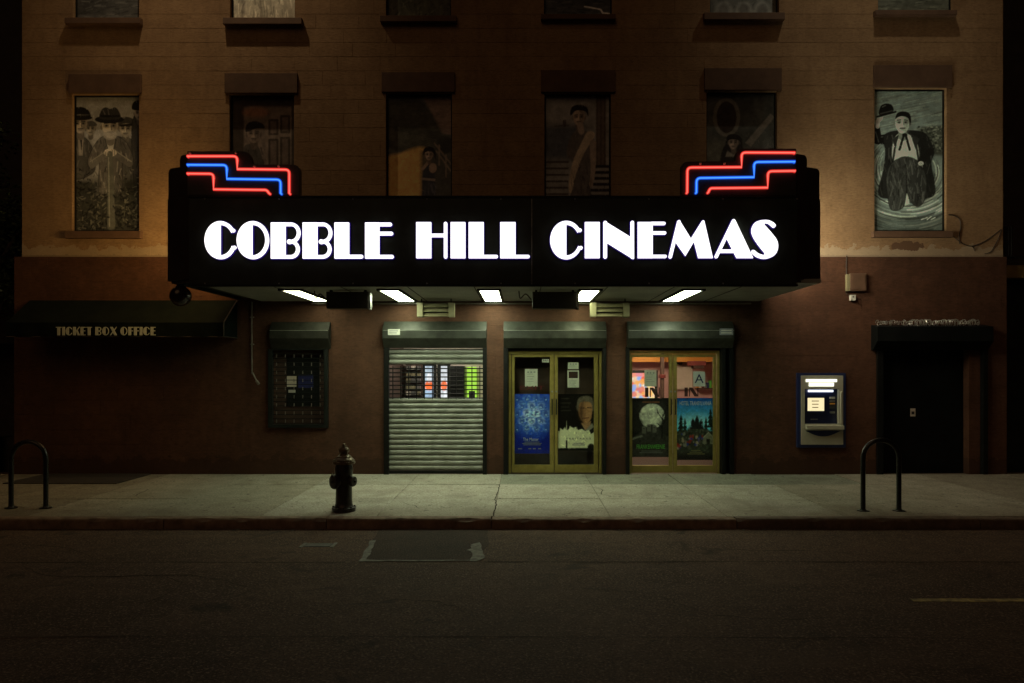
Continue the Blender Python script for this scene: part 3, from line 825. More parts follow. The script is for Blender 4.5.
# body: roof, back and soffit with straight sides
MB().box(FXL-.30, FXR+.34, SY+.04, -.03, SOF+.06, MT-.06).build('body', M['black_metal'], mq)
MB().box(FXL+.02, MXR-.05, FY+.07, -.03, SOF, SOF+.055).build('soffit', M['soffit'], mq)
for i in range(1, 9):                       # battens between the soffit panels
    x = FXL+.02+(MXR-FXL-.07)*i/9
    MB().box(x-.006, x+.006, FY+.08, -.04, SOF-.006, SOF-.0005).build('soffit_batten', M['guide'], mq)
MB().tube([(FXL+.9, -.10, SOF-.045), (MXR-.2, -.10, SOF-.045)], .014, 8).build('pipe', M['cond'], mq, smooth=True)
# two front panels with a seam between them
sx = fx(531.8)
for a, b in ((FXL, sx-.006), (sx+.006, FXR)):
    MB().box(a, b, FY, FY+.06, MBt, MT).build('face_panel', M['sign_black'], mq, bevel=.006)
MB().box(sx-.0055, sx+.0055, FY-.004, FY+.05, MBt+.01, MT-.01).build('seam_strip', worn('seam_aluminium', (.10,.10,.09), (.5,.5,.46), 9, (.3,.5), .3, .1), mq)
MB().box(FXL-.01, FXR+.01, FY-.012, FY+.07, MT+.001, MT+.03).build('top_trim', M['black_metal'], mq, bevel=.006)
MB().box(FXL-.01, FXR+.01, FY-.012, FY+.07, MBt-.03, MBt-.001).build('bottom_trim', M['black_metal'], mq, bevel=.006)
def end_panel(xa, xb, inner):
    zb = Z(284, SDp); zt = Z(199, SDp)
    s_ = 1 if xb > xa else -1
    pl = [(xa, FY+.012), (xb, SY), (xb, SY+.08), (xb-s_*.04, SY+.12), (xa, FY+.09)]
    m = MB().prism_z(pl, zb+.04, zt); m2 = MB()
    m.prism_z([(xa, FY+.03), (xb-s_*.05, SY+.01), (xb-s_*.06, SY+.07), (xa, FY+.08)], zb, zb+.0395)
    m.build('end_panel', M['dark_box'], mq, bevel=.012)
end_panel(FXR+.004, MXR, 1); end_panel(FXL-.004, MXL, -1)
for s_, xa in ((1, MXR), (-1, MXL)):        # straight side cheeks running back to the wall
    MB().box(min(xa, xa-s_*.06), max(xa, xa-s_*.06), SY+.13, -.025, Z(284, SDp)+.02, Z(199, SDp)).build('side_cheek', M['black_metal'], mq, bevel=.01)
    lb = MB().box(min(xa, xa+s_*.012)+.001*s_, max(xa, xa+s_*.012)+.001*s_, SY+.25, -.20, Z(284, SDp)+.62, Z(199, SDp)-.05)
    lb.build('side_light_panel', M['side_box_white'] if s_ > 0 else M['side_box_warm'], mq)

for px in range(205, 800, 74):
    for pz in (199, 283.4):
        MB().lathe([(.011,0),(.010,.006),(.004,.009)], (fx(px), FY, fz(pz)), 8, (0,-1,0)).build('screw', M['steel'], mq)
# ---- stepped neon crests
def arc_path(pts, rad=3.2):
    """round the corners of a pixel path flagged with True"""
    out = []
    for i, p in enumerate(pts):
        if len(p) == 3 and 0 < i < len(pts)-1:
            a = Vector(pts[i-1][:2]); b = Vector(p[:2]); c = Vector(pts[i+1][:2])
            u = (a-b).normalized(); w = (c-b).normalized(); r = min(rad, (a-b).length*.5, (c-b).length*.5)
            for t in np.linspace(0, 1, 6):
                out.append(tuple((b+u*r)*(1-t)**2+b*2*t*(1-t)+(b+w*r)*t*t))
        else: out.append(tuple(p[:2]))
    return out
def crest(poly, tubes, knobs):
    pp = [(fx(x), fz(y)) for x, y in arc_path(poly, 7)]
    MB().prism_y(pp, FY+.005, FY+.10).build('crest_panel', M['sign_black'], mq, bevel=.004)
    for mat_, path in tubes:
        pts = arc_path(path, 4.2)
        P = [(fx(x), FY-.035, fz(y)) for x, y in pts]
        P = [(P[0][0], FY+.01, P[0][2])]+P
        e = P[-1]; P = P+[(e[0], FY+.01, e[2])] if e[2] > MT+.04 else P
        nt_ = MB().tube(P, .0215, 12).build('neon_tube', mat_[0], mq, smooth=True)
        MB().tube(P, .0085, 8).build('glow_core', mat_[1], nt_, smooth=True)
        for q in range(2, len(P)-2, 5):
            MB().tube([(P[q][0], FY+.004, P[q][2]), (P[q][0], FY-.016, P[q][2])], .007, 6).build('tube_support', M['plastic_white'], nt_)
    for (x, y) in knobs:
        MB().lathe([(.012, 0), (.016, .012), (.016, .03), (.006, .04)], (fx(x), FY+.004, fz(y)), 10, (0,-1,0)).build('bulb_socket', M['plastic_white'], mq, smooth=True)
crest([(796.5,195.2),(796.5,148.5),(737,148.5,1),(735.5,161,),(681.5,161.5,1),(681.5,195.2)],
      [(M['neon_red'], [(794,153.5),(740.8,153.3,1),(740.8,167.9),(686.8,168.3,1),(686.6,193.2)]),
       (M['neon_blue'], [(794,162.4),(753.2,162.8,1),(753.2,177.9),(695.9,178.8,1),(695.8,193.2)]),
       (M['neon_red'], [(794.4,171.6),(767,172,1),(766.8,188.3),(709.5,188.9,1),(707.6,193)])],
      [(700,164),(724,164)])
crest([(187,195.2),(187,151),(249,151,1),(252,164.3),(299.5,164.5,1),(299.5,195.2)],
      [(M['neon_red'], [(188.4,157),(238.3,157,1),(238.3,169.9),(290.1,170.4,1),(290.1,194)]),
       (M['neon_blue'], [(188.4,165.6),(227.9,165.8,1),(227.9,179.6),(281.5,180.3,1),(281.5,194)]),
       (M['neon_red'], [(188.4,174.3),(214.7,174.5,1),(214.7,190),(267.5,190.6,1),(270,194)])],
      [(190.5,153.6),(236.5,153.4),(255,167),(279,166.6)])
# stepped crest on the angled ends (seen almost edge on)
for s_, xa, xb in ((1, FXR+.005, MXR), (-1, FXL-.005, MXL)):
    def ep(t, z): return (xa+(xb-xa)*t, FY+.03+(SY-FY-.03)*t, z)
    for t0, t1, zt in ((.02, .44, Z(155, 9.48)), (.44, .96, Z(168, 9.55))):
        z0 = Z(199.5, SDp)+.001; r_ = .05
        prof = [(t0, z0), (t0, zt)]+[(t1-.11*(1-math.sin(q))*1.0+0, zt-r_*(1-math.cos(q))) for q in ()]+[(t1-.10, zt), (t1-.035, zt-.02), (t1-.005, zt-.06), (t1-.005, z0)]
        m = MB(); n = len(prof)
        m.v = [ep(t, z) for t, z in prof]+[(p[0]-s_*.012, p[1]+.05, p[2]) for p in (ep(t, z) for t, z in prof)]
        m.f = [tuple(range(n)), tuple(range(2*n-1, n-1, -1))]+[(i, (i+1) % n, n+(i+1) % n, n+i) for i in range(n)]
        m.build('end_crest', M['dark_box'], mq)

# ---- lit letters (outlines measured on the sign, in sign pixels)
def glyph_set():
    out = []
    def G_(x0, x1, y0=214, y1=268, k=.22): return G(x0, x1, y0, y1, int((x1-x0)/k), int((y1-y0)/k))
    def zoom(u0, v0, s): return lambda u, v: (u0+u/s, v0+v/s)
    def C(cx, cy, rx, ry, t1, t2, st):
        g = G_(cx-rx-3, cx+rx+5)
        outer = g.ell(cx, cy, rx, ry)
        half = np.maximum(outer, g.U-cx)
        ring = np.maximum(outer, -g.ell(cx, cy, rx-st, ry-st*1.12))
        ring = np.maximum(ring, cx-g.U)
        wedge = g.poly([(cx, cy), (t1[0]+st*.3, t1[1]), (cx+3*rx, t1[1]), (cx+3*rx, t2[1]), (t2[0]+st*.3, t2[1])])
        ring = np.maximum(ring, -wedge)
        d = np.minimum(half, ring)
        for t in (t1, t2): d = np.minimum(d, g.cap(t, t, st*.52))
        return g, d
    p = zoom(195, 210, 4.995)
    def pC(f, c, r, t1, t2, st, s): 
        (cx, cy) = f(*c); return C(cx, cy, r[0]/s, r[1]/s, f(*t1), f(*t2), st/s)
    out.append(('C',)+pC(p, (126,150), (79,95), (190,102), (196,187), 17, 4.995))
    cx, cy = p(288, 150); g = G_(cx-19, cx+19)
    hole = np.maximum(g.ell(cx-.5, cy, 13.0, 15.3), cx-.6-g.U)
    out.append(('O', g, np.maximum(g.ell(cx, cy, 16.1, 19.0), -hole)))
    for sh in (0, 159):
        q = lambda u, v: p(u+sh, v)
        g = G_(q(378,0)[0]-3, q(530,0)[0]+3)
        a = q(378,62); b = q(451,242)
        d = g.box(a[0], b[0], a[1], b[1])
        up = [(450,71),(478,71)]+[(478+39*math.cos(t), 114+43.5*math.sin(t)) for t in np.linspace(-math.pi/2, math.pi/2, 14)]+[(470,158)]
        lo = [(478+35*math.cos(t), 195.5+38*math.sin(t)) for t in np.linspace(-math.pi/2, math.pi/2, 14)]+[(450,233.5)]
        d = np.minimum(d, g.path([q(*t) for t in up], 8.6/4.995)); d = np.minimum(d, g.path([q(*t) for t in lo], 8.6/4.995))
        d = np.minimum(d, g.cap(q(470,158), q(472,158), 11.5/4.995))
        out.append(('B', g, d))
    def stem(g, f, x0, x1, y0, y1):
        a = f(x0, y0); b = f(x1, y1); return g.box(a[0]+.4, b[0]-.4, a[1]+.4, b[1]-.4)-.4
    g = G_(p(690,0)[0], p(845,0)[0]); d = stem(g, p, 696, 769, 62, 242); d = np.minimum(d, g.cap(p(760,232.5), p(830,232.5), 9.2/4.995)); out.append(('L', g, d))
    g = G_(p(843,0)[0], p(1000,0)[0]); d = stem(g, p, 849, 920, 62, 242)
    for e, v in ((974,71.5),(980,117),(983,233)): d = np.minimum(d, g.cap(p(915,v), p(e,v), 9.0/4.995))
    out.append(('E', g, d))
    p2 = zoom(400, 210, 7.314)
    g = G_(p2(105,0)[0], p2(358,0)[0]); d = stem(g, p2, 118, 228, 88, 352)
    d = np.minimum(d, g.cap(p2(220,185), p2(333,185), 12.5/7.314)); d = np.minimum(d, g.cap(p2(333,99), p2(333,342), 12.5/7.314)); out.append(('H', g, d))
    g = G_(p2(358,0)[0], p2(490,0)[0]); out.append(('I', g, stem(g, p2, 370, 478, 88, 352)))
    for a, b, e in ((502,612,704),(733,845,936)):
        g = G_(p2(a-12,0)[0], p2(e+25,0)[0]); d = stem(g, p2, a, b, 88, 352); d = np.minimum(d, g.cap(p2(b-15,340), p2(e,340), 12.2/7.314)); out.append(('L', g, d))
    p3 = zoom(540, 210, 8.533)
    out.append(('C',)+pC(p3, (225,256), (138,164), (341,172), (349,322), 29, 8.533))
    g = G_(p3(370,0)[0], p3(525,0)[0]); out.append(('I', g, stem(g, p3, 383, 510, 102, 410)))
    g = G_(p3(528,0)[0], p3(818,0)[0])
    d = g.poly([p3(*t) for t in ((546,94),(556,97),(775,231),(802,236),(803,415),(796,418),(573,280),(545,270))])
    d = np.minimum(d, g.cap(p3(557,108), p3(557,398), 15.5/8.533)); d = np.minimum(d, g.cap(p3(788,106), p3(788,400), 14.5/8.533)); out.append(('N', g, d))
    p4 = zoom(660, 210, 7.877)
    ex = p3(835,0)[0]; g = G_(ex-2, p4(66,0)[0])
    a = p3(835,102); b = p3(962,410); d = g.box(a[0], b[0], a[1], b[1])
    for e, v in ((32,105),(37,180),(41,365)): d = np.minimum(d, g.cap((b[0]-1, p4(0,v)[1]), p4(e,v), 12.6/7.877))
    out.append(('E', g, d))
    g = G_(p4(58,0)[0], p4(425,0)[0])
    d = g.poly([p4(*t) for t in ((143,84),(150,80),(157,85),(245,226),(270,245),(201,361),(128,258))])
    d = np.minimum(d, g.poly([p4(*t) for t in ((244,226),(333,84),(341,80),(349,84),(417,378),(303,378),(269,246))]))
    d = np.minimum(d, g.cap(p4(150,92), p4(82,368), 13/7.877)); out.append(('M', g, d))
    g = G_(p4(425,0)[0], p4(740,0)[0])
    d = g.poly([p4(*t) for t in ((574,78),(583,71),(593,78),(735,378),(605,378),(530,229),(545,150))])
    d = np.minimum(d, g.cap(p4(581,84), p4(444,367), 12.5/7.877)); d = np.minimum(d, g.cap(p4(470,324), p4(592,324), 13/7.877)); out.append(('A', g, d))
    g = G_(p4(706,0)[0], p4(945,0)[0])
    S = [(905,135),(912,118),(890,95),(850,79),(800,80),(755,95),(729,130),(722,170),(735,212),(765,260),(800,306),(827,340),(820,353),(798,350),(770,338),(746,318),(729,315),(722,329),(735,350),(770,373),(818,384),(868,375),(907,350),(928,310),(930,265),(915,225),(880,180),(842,136),(822,113),(832,103),(856,108),(878,126),(893,138)]
    out.append(('S', g, g.poly([p4(*t) for t in cr(S, 5)])))
    return out
place = lambda u, v: (X(u, FD-.05), Z(v, FD-.05))
for ch, g, d in glyph_set():
    Ls = [simplify(L, .05) for L in contours(d, g.xs, g.ys)]
    lt = extrude_loops(Ls, place, FY-.050, FY-.001).build('letter', M['letter'], mq)
    Ls = [simplify(L, .05) for L in contours(d-.75, g.xs, g.ys)]
    extrude_loops(Ls, place, FY-.030, FY-.002).build('letter_edge', M['letter_trim'], lt)

# ---- soffit fixtures, boxes and heaters
SL = [(-3.387, 'leftmost fluorescent panel in the marquee soffit above the grated window'), (-1.95, 'fluorescent soffit panel above the roller shutter, second from the left'),
      (-.484, 'middle fluorescent panel of the marquee soffit'), (1.004, 'fluorescent soffit panel beside the right hand black box, fourth from the left'), (2.507, 'rightmost fluorescent panel in the marquee soffit')]
for k_, (x, lab) in enumerate(SL):
    t = thing('soffit_light', (x, -1.0, SOF), lab, 'ceiling light', 'fluorescent panels under the marquee')
    y0, y1 = 10.18-CAMD, 11.80-CAMD
    lattice(x-.175, x+.175, y0-.03, y1+.03, [(x-.135, x+.135, y0, y1)], SOF-.028, SOF-.001)
    m = lattice(x-.175, x+.175, y0-.03, y1+.03, [(x-.135, x+.135, y0, y1)], SOF-.028, SOF-.001)
    m.v = [(a, c, b) for a, b, c in m.v]; m.build('frame', M['black_metal'], t)
    MB().box(x-.134, x+.134, y0+.001, y1-.001, SOF-.018, SOF-.003).build('diffuser', TUBES[k_], t)
def hung_box(px0, px1, lab):
    d = 10.25; y = d-CAMD; x0, x1 = X(px0, d), X(px1, d); zb = Z(308.5, d)
    t = thing('hung_box', ((x0+x1)/2, y+.1, zb), lab, 'box', 'black boxes hung under the marquee')
    MB().box(x0, x1, y, y+.16, zb, SOF-.03).build('cabinet', M['dark_box'], t, bevel=.008)
    for x in (x0+.04, x1-.07):
        MB().box(x, x+.03, y+.05, y+.11, SOF-.031, SOF-.001).build('bracket', M['guide'], t)
    MB().box(x1, x1+.03, y+.02, y+.14, zb-.01, SOF-.04).build('end_plate', M['steel'] if px0 < 400 else M['dark_box'], t, bevel=.003)
    P = cr([(x0-.02, y+.06, SOF-.14), (x0-.10, y+.05, SOF-.06), (x0-.18, y+.08, SOF-.12), (x0-.20, y+.10, SOF-.01)], 6, False)
    MB().tube(P, .010, 6).build('cable', M['cable'], t, smooth=True)
hung_box(326, 368, 'black box hung under the marquee left of the roller shutter')
hung_box(532.5, 577, 'black box hung under the marquee above the double doors')
def heater(px0, px1, lab):
    d = 11.5; y = d-CAMD; x0, x1 = X(px0, d), X(px1, d); z0, z1 = Z(317, d), Z(303, d)
    t = thing('louvred_heater', ((x0+x1)/2, y, z0), lab, 'heater', 'beige louvred units under the marquee')
    for a, b in ((x0, x0+.095), (x1-.095, x1)):
        MB().box(a, b, y-.06, y+.12, z0, z1).build('end_cap', M['beige_metal'], t, bevel=.006)
    MB().box(x0+.095, x1-.095, y+.06, y+.11, z0+.01, z1-.005).build('back_plate', M['dark_box'], t)
    for zz in (z0+.045, (z0+z1)/2+.005, z1-.035):
        MB().prism_x([(y-.045, zz-.035), (y-.03, zz-.042), (y+.045, zz+.018), (y+.03, zz+.028)], x0+.094, x1-.094).build('louvre', M['beige_metal'], t, bevel=.003)
    for x in (x0+.06, x1-.06):
        MB().tube([(x, y+.04, z1-.01), (x, y+.04, SOF-.001)], .010, 6).build('hanger', M['guide'], t)
heater(417.5, 454.5, 'beige louvred unit hanging above the roller shutter')
heater(590.5, 629, 'beige louvred unit hanging above the gap between the double doors')

dc = thing('dome_camera', (X(180.5,9.7), 9.7-CAMD, Z(296,9.7)), 'dark round dome hanging below the left end of the marquee', 'camera')
c = (X(180.5,9.7), 9.7-CAMD, Z(296,9.7))
MB().lathe([(.001,-.142)]+[(.142*math.cos(a), .142*math.sin(a)) for a in np.linspace(-1.45, 1.1, 14)]+[(.06,.135)], c, 24).build('dome', worn('dark_red_dome', (.018,.007,.005), (.03,.012,.008), 5, (.12,.2), 0, .02), dc, smooth=True)
MB().lathe([(.05,.125),(.05,.17),(.08,.175),(.08,.20)], c, 16).build('mount', M['black_metal'], dc, smooth=True)

# ================================================================== roller shutters
def housing(t, px0, px1, py0=321.5, py1=348, k=1.0, drop=None):
    D = 11.82
    zt, z1, z2, zb = Z(py0, 11.95), Z(330, D), Z(338.3, D), Z(py1, 11.92)
    m = MB().prism_x([(-.026, zt), (-.06, zt), (-.20*k, z1), (-.20*k, z2), (-.07, zb), (-.026, zb)], X(px0, D), X(px1, D))
    h = m.build('housing', M['roll_dark'], t, bevel=.006)
    MB().box(X(px0, D)+.01, X(px1, D)-.01, -.203*k, -.199*k, z1-.012, z1-.004).build('fold_strip', M['roll'], h)
    return h
def slats(t, px0, px1, y, zs, pitch):
    prof = [(y+.012, 0), (y-.008, pitch*.12), (y-.019, pitch*.30), (y-.022, pitch*.52), (y-.018, pitch*.72), (y-.008, pitch*.87), (y+.010, pitch*.985), (y+.020, pitch*.985), (y+.020, 0)]
    first = None
    for z in zs:
        if first is None:
            first = MB().prism_x([(a, b) for a, b in prof], X(px0), X(px1)).build('slat', M['roll'], t, smooth=True)
            base = first.location.copy(); o = first
            off0 = wloc(t)
        else:
            o = bpy.data.objects.new('slat', first.data); COL.objects.link(o); o.parent = t
        o.location = (random.uniform(-.002,.002), 0, z)
    return first
rs = thing('roller_shutter', (X(436), -.05, 0), 'closed grey roller shutter with an open grille band above its middle', 'shutter')
housing(rs, 382.5, 486.5)
for a, b in ((384.5, 389.5), (483, 487)):
    MB().box(X(a), X(b), -.075, .03, .0, Z(347)).build('guide', M['guide'], rs, bevel=.004)
pitch = 5.2/58
slats(rs, 389, 483.5, .0, [Z(470.5)+pitch*i for i in range(14)], pitch)
slats(rs, 389, 483.5, .0, [Z(364.5)+pitch*i for i in range(3)], pitch)
MB().box(X(389), X(483.5), -.03, .02, .012, Z(470.8)).build('bottom_rail', M['guide'], rs, bevel=.004)
for i in range(8):                           # open grille: rods and links
    z = Z(398)+i*(32/7.6)/58
    MB().tube([(X(389), -.005, z), (X(483.5), -.005, z)], .0105, 6).build('rod', M['guide'], rs, smooth=True)
for i in range(12):
    x = X(393+i*7.9)
    MB().box(x-.007, x+.007, -.018, .008, Z(399.2), Z(366)).build('link', M['guide'], rs)
st = thing('warning_sticker', (X(394,11.8), -.205, Z(332,11.8)), 'small white sticker on the roller shutter housing', 'sticker')
MB().box(X(388,11.8), X(400,11.8), -.2075, -.2045, Z(335,11.8), Z(329.2,11.8)).build('paper', M['white_paper'], st)
for zz in (330.8, 332.8):
    MB().box(X(389.5,11.8), X(398.5-(zz-330)*.6,11.8), -.2082, -.2076, Z(zz+.5,11.8), Z(zz-.3,11.8)).build('print_line', M['grey_print'], st)
h2 = thing('shutter_housing', (X(555), -.1, Z(347)), 'rolled up shutter housing over the left double doors', 'shutter', 'raised shutter housings over the doors'); housing(h2, 503.5, 606.5)
h3 = thing('shutter_housing', (X(680), -.1, Z(347)), 'rolled up shutter housing over the right double doors', 'shutter', 'raised shutter housings over the doors'); housing(h3, 628, 734.5)
for t, pr in ((h2, ((503.5,508),(602.5,606))), (h3, ((625.5,629),(721,724.5),(729,733)))):
    for a, b in pr:
        MB().box(X(a), X(b), -.07, .045, 0, Z(347)).build('guide', M['guide'], t, bevel=.004)
st = thing('warning_sticker', (X(726,11.8), -.205, Z(331,11.8)), 'faded sticker on the housing over the right double doors', 'sticker')
MB().box(X(719.5,11.8), X(733,11.8), -.2075, -.2045, Z(335,11.8), Z(328.5,11.8)).build('paper', M['grey_print'], st)
for zz in (330.4, 332.8):
    MB().box(X(721,11.8), X(731.5,11.8), -.2082, -.2076, Z(zz+.6,11.8), Z(zz-.4,11.8)).build('print_line', M['white_paper'], st)

# ---- grated ticket window
tw = thing('window_grille', (X(299), -.05, Z(427)), 'black rolling lattice grille over the small window under the awning end', 'grille')
housing(tw, 269, 328.5, 322, 349, .9).data.materials[0] = worn('dull_dark_housing', (.012,.012,.009), (.030,.030,.022), 6, (.5,.7), .1, .2, 30, .3)
lattice(X(269.5), X(329), Z(427.5), Z(349), [(X(274), X(325), Z(424), Z(350))], -.085, .0).build('frame', M['black_metal'], tw, bevel=.005)
for i in range(17):
    z = Z(423)+i*4.3/58
    MB().tube([(X(273.5), -.045, z), (X(325.5), -.045, z)], .006, 6).build('rod', M['guide'], tw)
for i in range(6):
    x = X(277.5+i*8.7)
    for k in range(9):
        z = Z(422.5)+k*8.1/58
        MB().box(x-.005, x+.005, -.053, -.037, z, z+.055).build('link', M['cond'], tw)
wd = thing('ticket_window', (X(299), .1, Z(426)), 'dark ticket window with notices behind the lattice grille', 'window')
MB().box(X(272)+.003, X(327)-.003, .16, .20, Z(426)+.003, Z(346)-.003).build('backing', M['dark_wall'], wd)
MB().box(X(284), X(317), .13, .158, Z(406), Z(357)).build('glass_panel', M['black_metal'], wd, bevel=.004)
for a, b, c_, d_, mt in ((284.5,294,387,376,'cream'),(286,293,393,390,'white_paper'),(296,311,388,375,'blue_ink')):
    MB().box(X(a), X(b), .122, .129, Z(c_), Z(d_)).build('notice', M[mt], wd)

# ---- right hand doorway: shutter housing with a coil of wire on top
rd = thing('side_door_shutter', (X(935), -.1, 0), 'dark raised shutter over the unlit right hand doorway', 'shutter')
D = 11.75
MB().prism_x([(-.026, Z(325,11.95)), (-.24, Z(326.5,D)), (-.25, Z(341,D)), (-.10, Z(350,11.9)), (-.026, Z(350,11.9))], X(877.5,D), X(994,D)).build('housing', M['door_black'], rd, bevel=.008)
for a, b in ((875.5,881.5),(981,985.5)):
    MB().box(X(a), X(b), -.07, .02, .0, Z(350)).build('guide', M['guide'], rd, bevel=.004)
P = []
x0, x1 = X(881,D), X(984,D); rq = random.Random(9); rr = .045; ox = oy = 0
for i in range(900):
    a = i*.42+rq.uniform(-.3,.3); t = i/900
    rr = min(.062, max(.022, rr+rq.uniform(-.008,.008))); ox = .9*ox+rq.uniform(-.012,.012)
    P.append((x0+(x1-x0)*t+ox, -.14+rr*math.cos(a)+rq.uniform(-.006,.006), Z(326,D)+.062+rr*math.sin(a)*1.0+rq.uniform(-.004,.004)))
tag(MB().tube(P, .0045, 4).build('razor_wire_coil', M['coil'], origin=(X(932,D), -.14, Z(326,D))), 'silvery coil of wire lying along the top of the right doorway shutter', 'wire')
nt = thing('door_notice', (X(918.5), .175, Z(413)), 'small yellowed notice on the dark right hand doorway', 'notice')
MB().box(X(916), X(921), .170, .1775, Z(417), Z(409)).build('paper', M['cream'], nt)
MB().box(X(917), X(920), .1685, .1695, Z(415), Z(412)).build('print_block', M['ink'], nt)

# ================================================================== awning over the ticket office
aw = thing('ticket_awning', (X(120), -.3, Z(336,11.4)), 'dark green canvas awning reading ticket box office left of the marquee', 'awning')
AD = 11.42; ay = AD-CAMD; axl, axr = X(6, AD), X(223.5, AD); wx = X(238)
zt, zv, zb = Z(300.5), Z(322.5, AD), Z(336.5, AD)
m = MB()
m.v = [(axl,-.03,zt),(wx,-.03,zt),(wx-.02,ay,zv),(axl,ay,zv)]; N = 14
m = MB(); ny_ = 5
for j in range(ny_+1):
    t = j/ny_
    for i in range(N+1):
        x = axl+(wx-axl)*i/N
        sag = -.018*math.sin(math.pi*t)*(1 if i % 4 else .1)
        m.v.append((x, -.03+(ay+.03)*t, zt+(zv-zt)*t+sag))
for j in range(ny_):
    for i in range(N): m.f.append((j*(N+1)+i, j*(N+1)+i+1, (j+1)*(N+1)+i+1, (j+1)*(N+1)+i))
m.build('canvas', M['awning'], aw, smooth=True)
n_ = 60; m = MB()
for k in range(n_+1):
    x = axl+(wx-axl)*k/n_
    m.v += [(x, ay-.002+.006*math.sin(k*.9), zv), (x, ay-.004+.012*math.sin(k*.9+.4), zb+.006*math.sin(k*1.7))]
m.f = [(2*k, 2*k+2, 2*k+3, 2*k+1) for k in range(n_)]
m.build('valance', M['awning'], aw, smooth=True)
MB().quad((wx+.001,-.03,zt),(wx+.001,-.03,zb),(wx+.001,ay,zb),(wx+.001,ay,zv)).build('end_flap', M['awning'], aw)
for p, q in (((wx,-.035,zt),(wx,ay,zv)), ((wx,ay,zv),(wx,ay,zb)), ((wx,ay,zb),(wx,-.035,zb)), ((axl,ay+.01,zb-.003),(wx,ay+.01,zb-.003))):
    MB().tube([p, q], .010, 8).build('frame_bar', M['cable'], aw, smooth=True)
def broadway(ch, k=.02):
    """heavy-and-thin display capitals one unit high: returns grid, distance, width"""
    W = {'T':.72,'I':.34,'C':.86,'K':.86,'E':.66,'B':.78,'O':.92,'X':.9,'F':.64,'N':.95}[ch]
    g = G(-.12, W+.12, -.12, 1.12, int((W+.24)/k), int(1.24/k)); t = .052; s_ = .36
    if ch == 'T': d = np.minimum(g.box(.18, .54, .0, 1), g.box(.0, .72, .0, .10))
    if ch == 'I': d = g.box(0, .34, 0, 1)
    if ch in 'EF':
        d = np.minimum(g.box(0, s_, 0, 1), g.box(s_, .64, 0, .10)); d = np.minimum(d, g.box(s_, .60, .42, .52))
        if ch == 'E': d = np.minimum(d, g.box(s_, .66, .90, 1))
    if ch in 'CO':
        o_ = g.ell(.44, .5, .44, .51); h = np.maximum(g.ell(.44, .5, .36, .42), .42-g.U); d = np.maximum(o_, -h)
        if ch == 'C': d = np.maximum(d, -g.box(.6, 2, .30, .70))
    if ch == 'B':
        d = g.box(0, s_, 0, 1)
        for c0, r0 in ((.26,.26),(.74,.26)):
            d = np.minimum(d, np.maximum(np.maximum(g.ell(.42, c0, .34, r0), -g.ell(.42, c0, .25, r0-.09)), .36-g.U))
    if ch == 'K':
        d = np.minimum(g.box(0, s_, 0, 1), g.cap((.36,.56), (.80,.02), .05)); d = np.minimum(d, g.poly([(.40,.50),(.56,.36),(.88,1),(.58,1)]))
    if ch == 'N':
        d = np.minimum(g.box(.0, .10, 0, 1), g.box(.85, .95, 0, 1)); d = np.minimum(d, g.poly([(0,0),(.36,0),(.95,1),(.55,1)]))
    if ch == 'X':
        d = np.minimum(g.poly([(0,0),(.34,0),(.90,1),(.56,1)]), g.cap((.82,.03), (.06,.97), .05))
    return g, d, W
cx = X(56.5, AD-.012); hh = 8.4*AD/F; zc = Z(327.0, AD); tot = X(156.5, AD)-cx
s_ = 'TICKET BOX OFFICE'; units = sum(.34 if c == ' ' else broadway(c, .1)[2]+.10 for c in s_)-.10; kx_ = tot/units
for c in s_:
    if c == ' ': cx += .34*kx_; continue
    g, d, W = broadway(c)
    Ls = [simplify(L, .008) for L in contours(d, g.xs, g.ys)]
    extrude_loops(Ls, lambda u, v: (cx+u*kx_, zc-v*hh), ay-.030, ay-.022).build('letter', M['canvas_print'], aw)
    cx += (W+.10)*kx_

pp = [(X(253), -.05, Z(302)), (X(253), -.05, Z(368)), (X(254), -.055, Z(373)), (X(259), -.10, Z(381))]
cd = thing('conduit', (X(253), -.05, Z(381)), 'thin grey conduit running down the wall beside the awning', 'pipe')
MB().tube(cr(pp, 6, False), .012, 8).build('pipe', M['cond'], cd, smooth=True)
MB().tube([(X(258.6), -.10, Z(380.6)), (X(261.5), -.125, Z(384))], .024, 8).build('outlet', M['cond'], cd, smooth=True)
for py in (318, 345):
    MB().box(X(253)-.03, X(253)+.03, -.064, -.022, Z(py), Z(py)+.02).build('clip', M['cond'], cd)

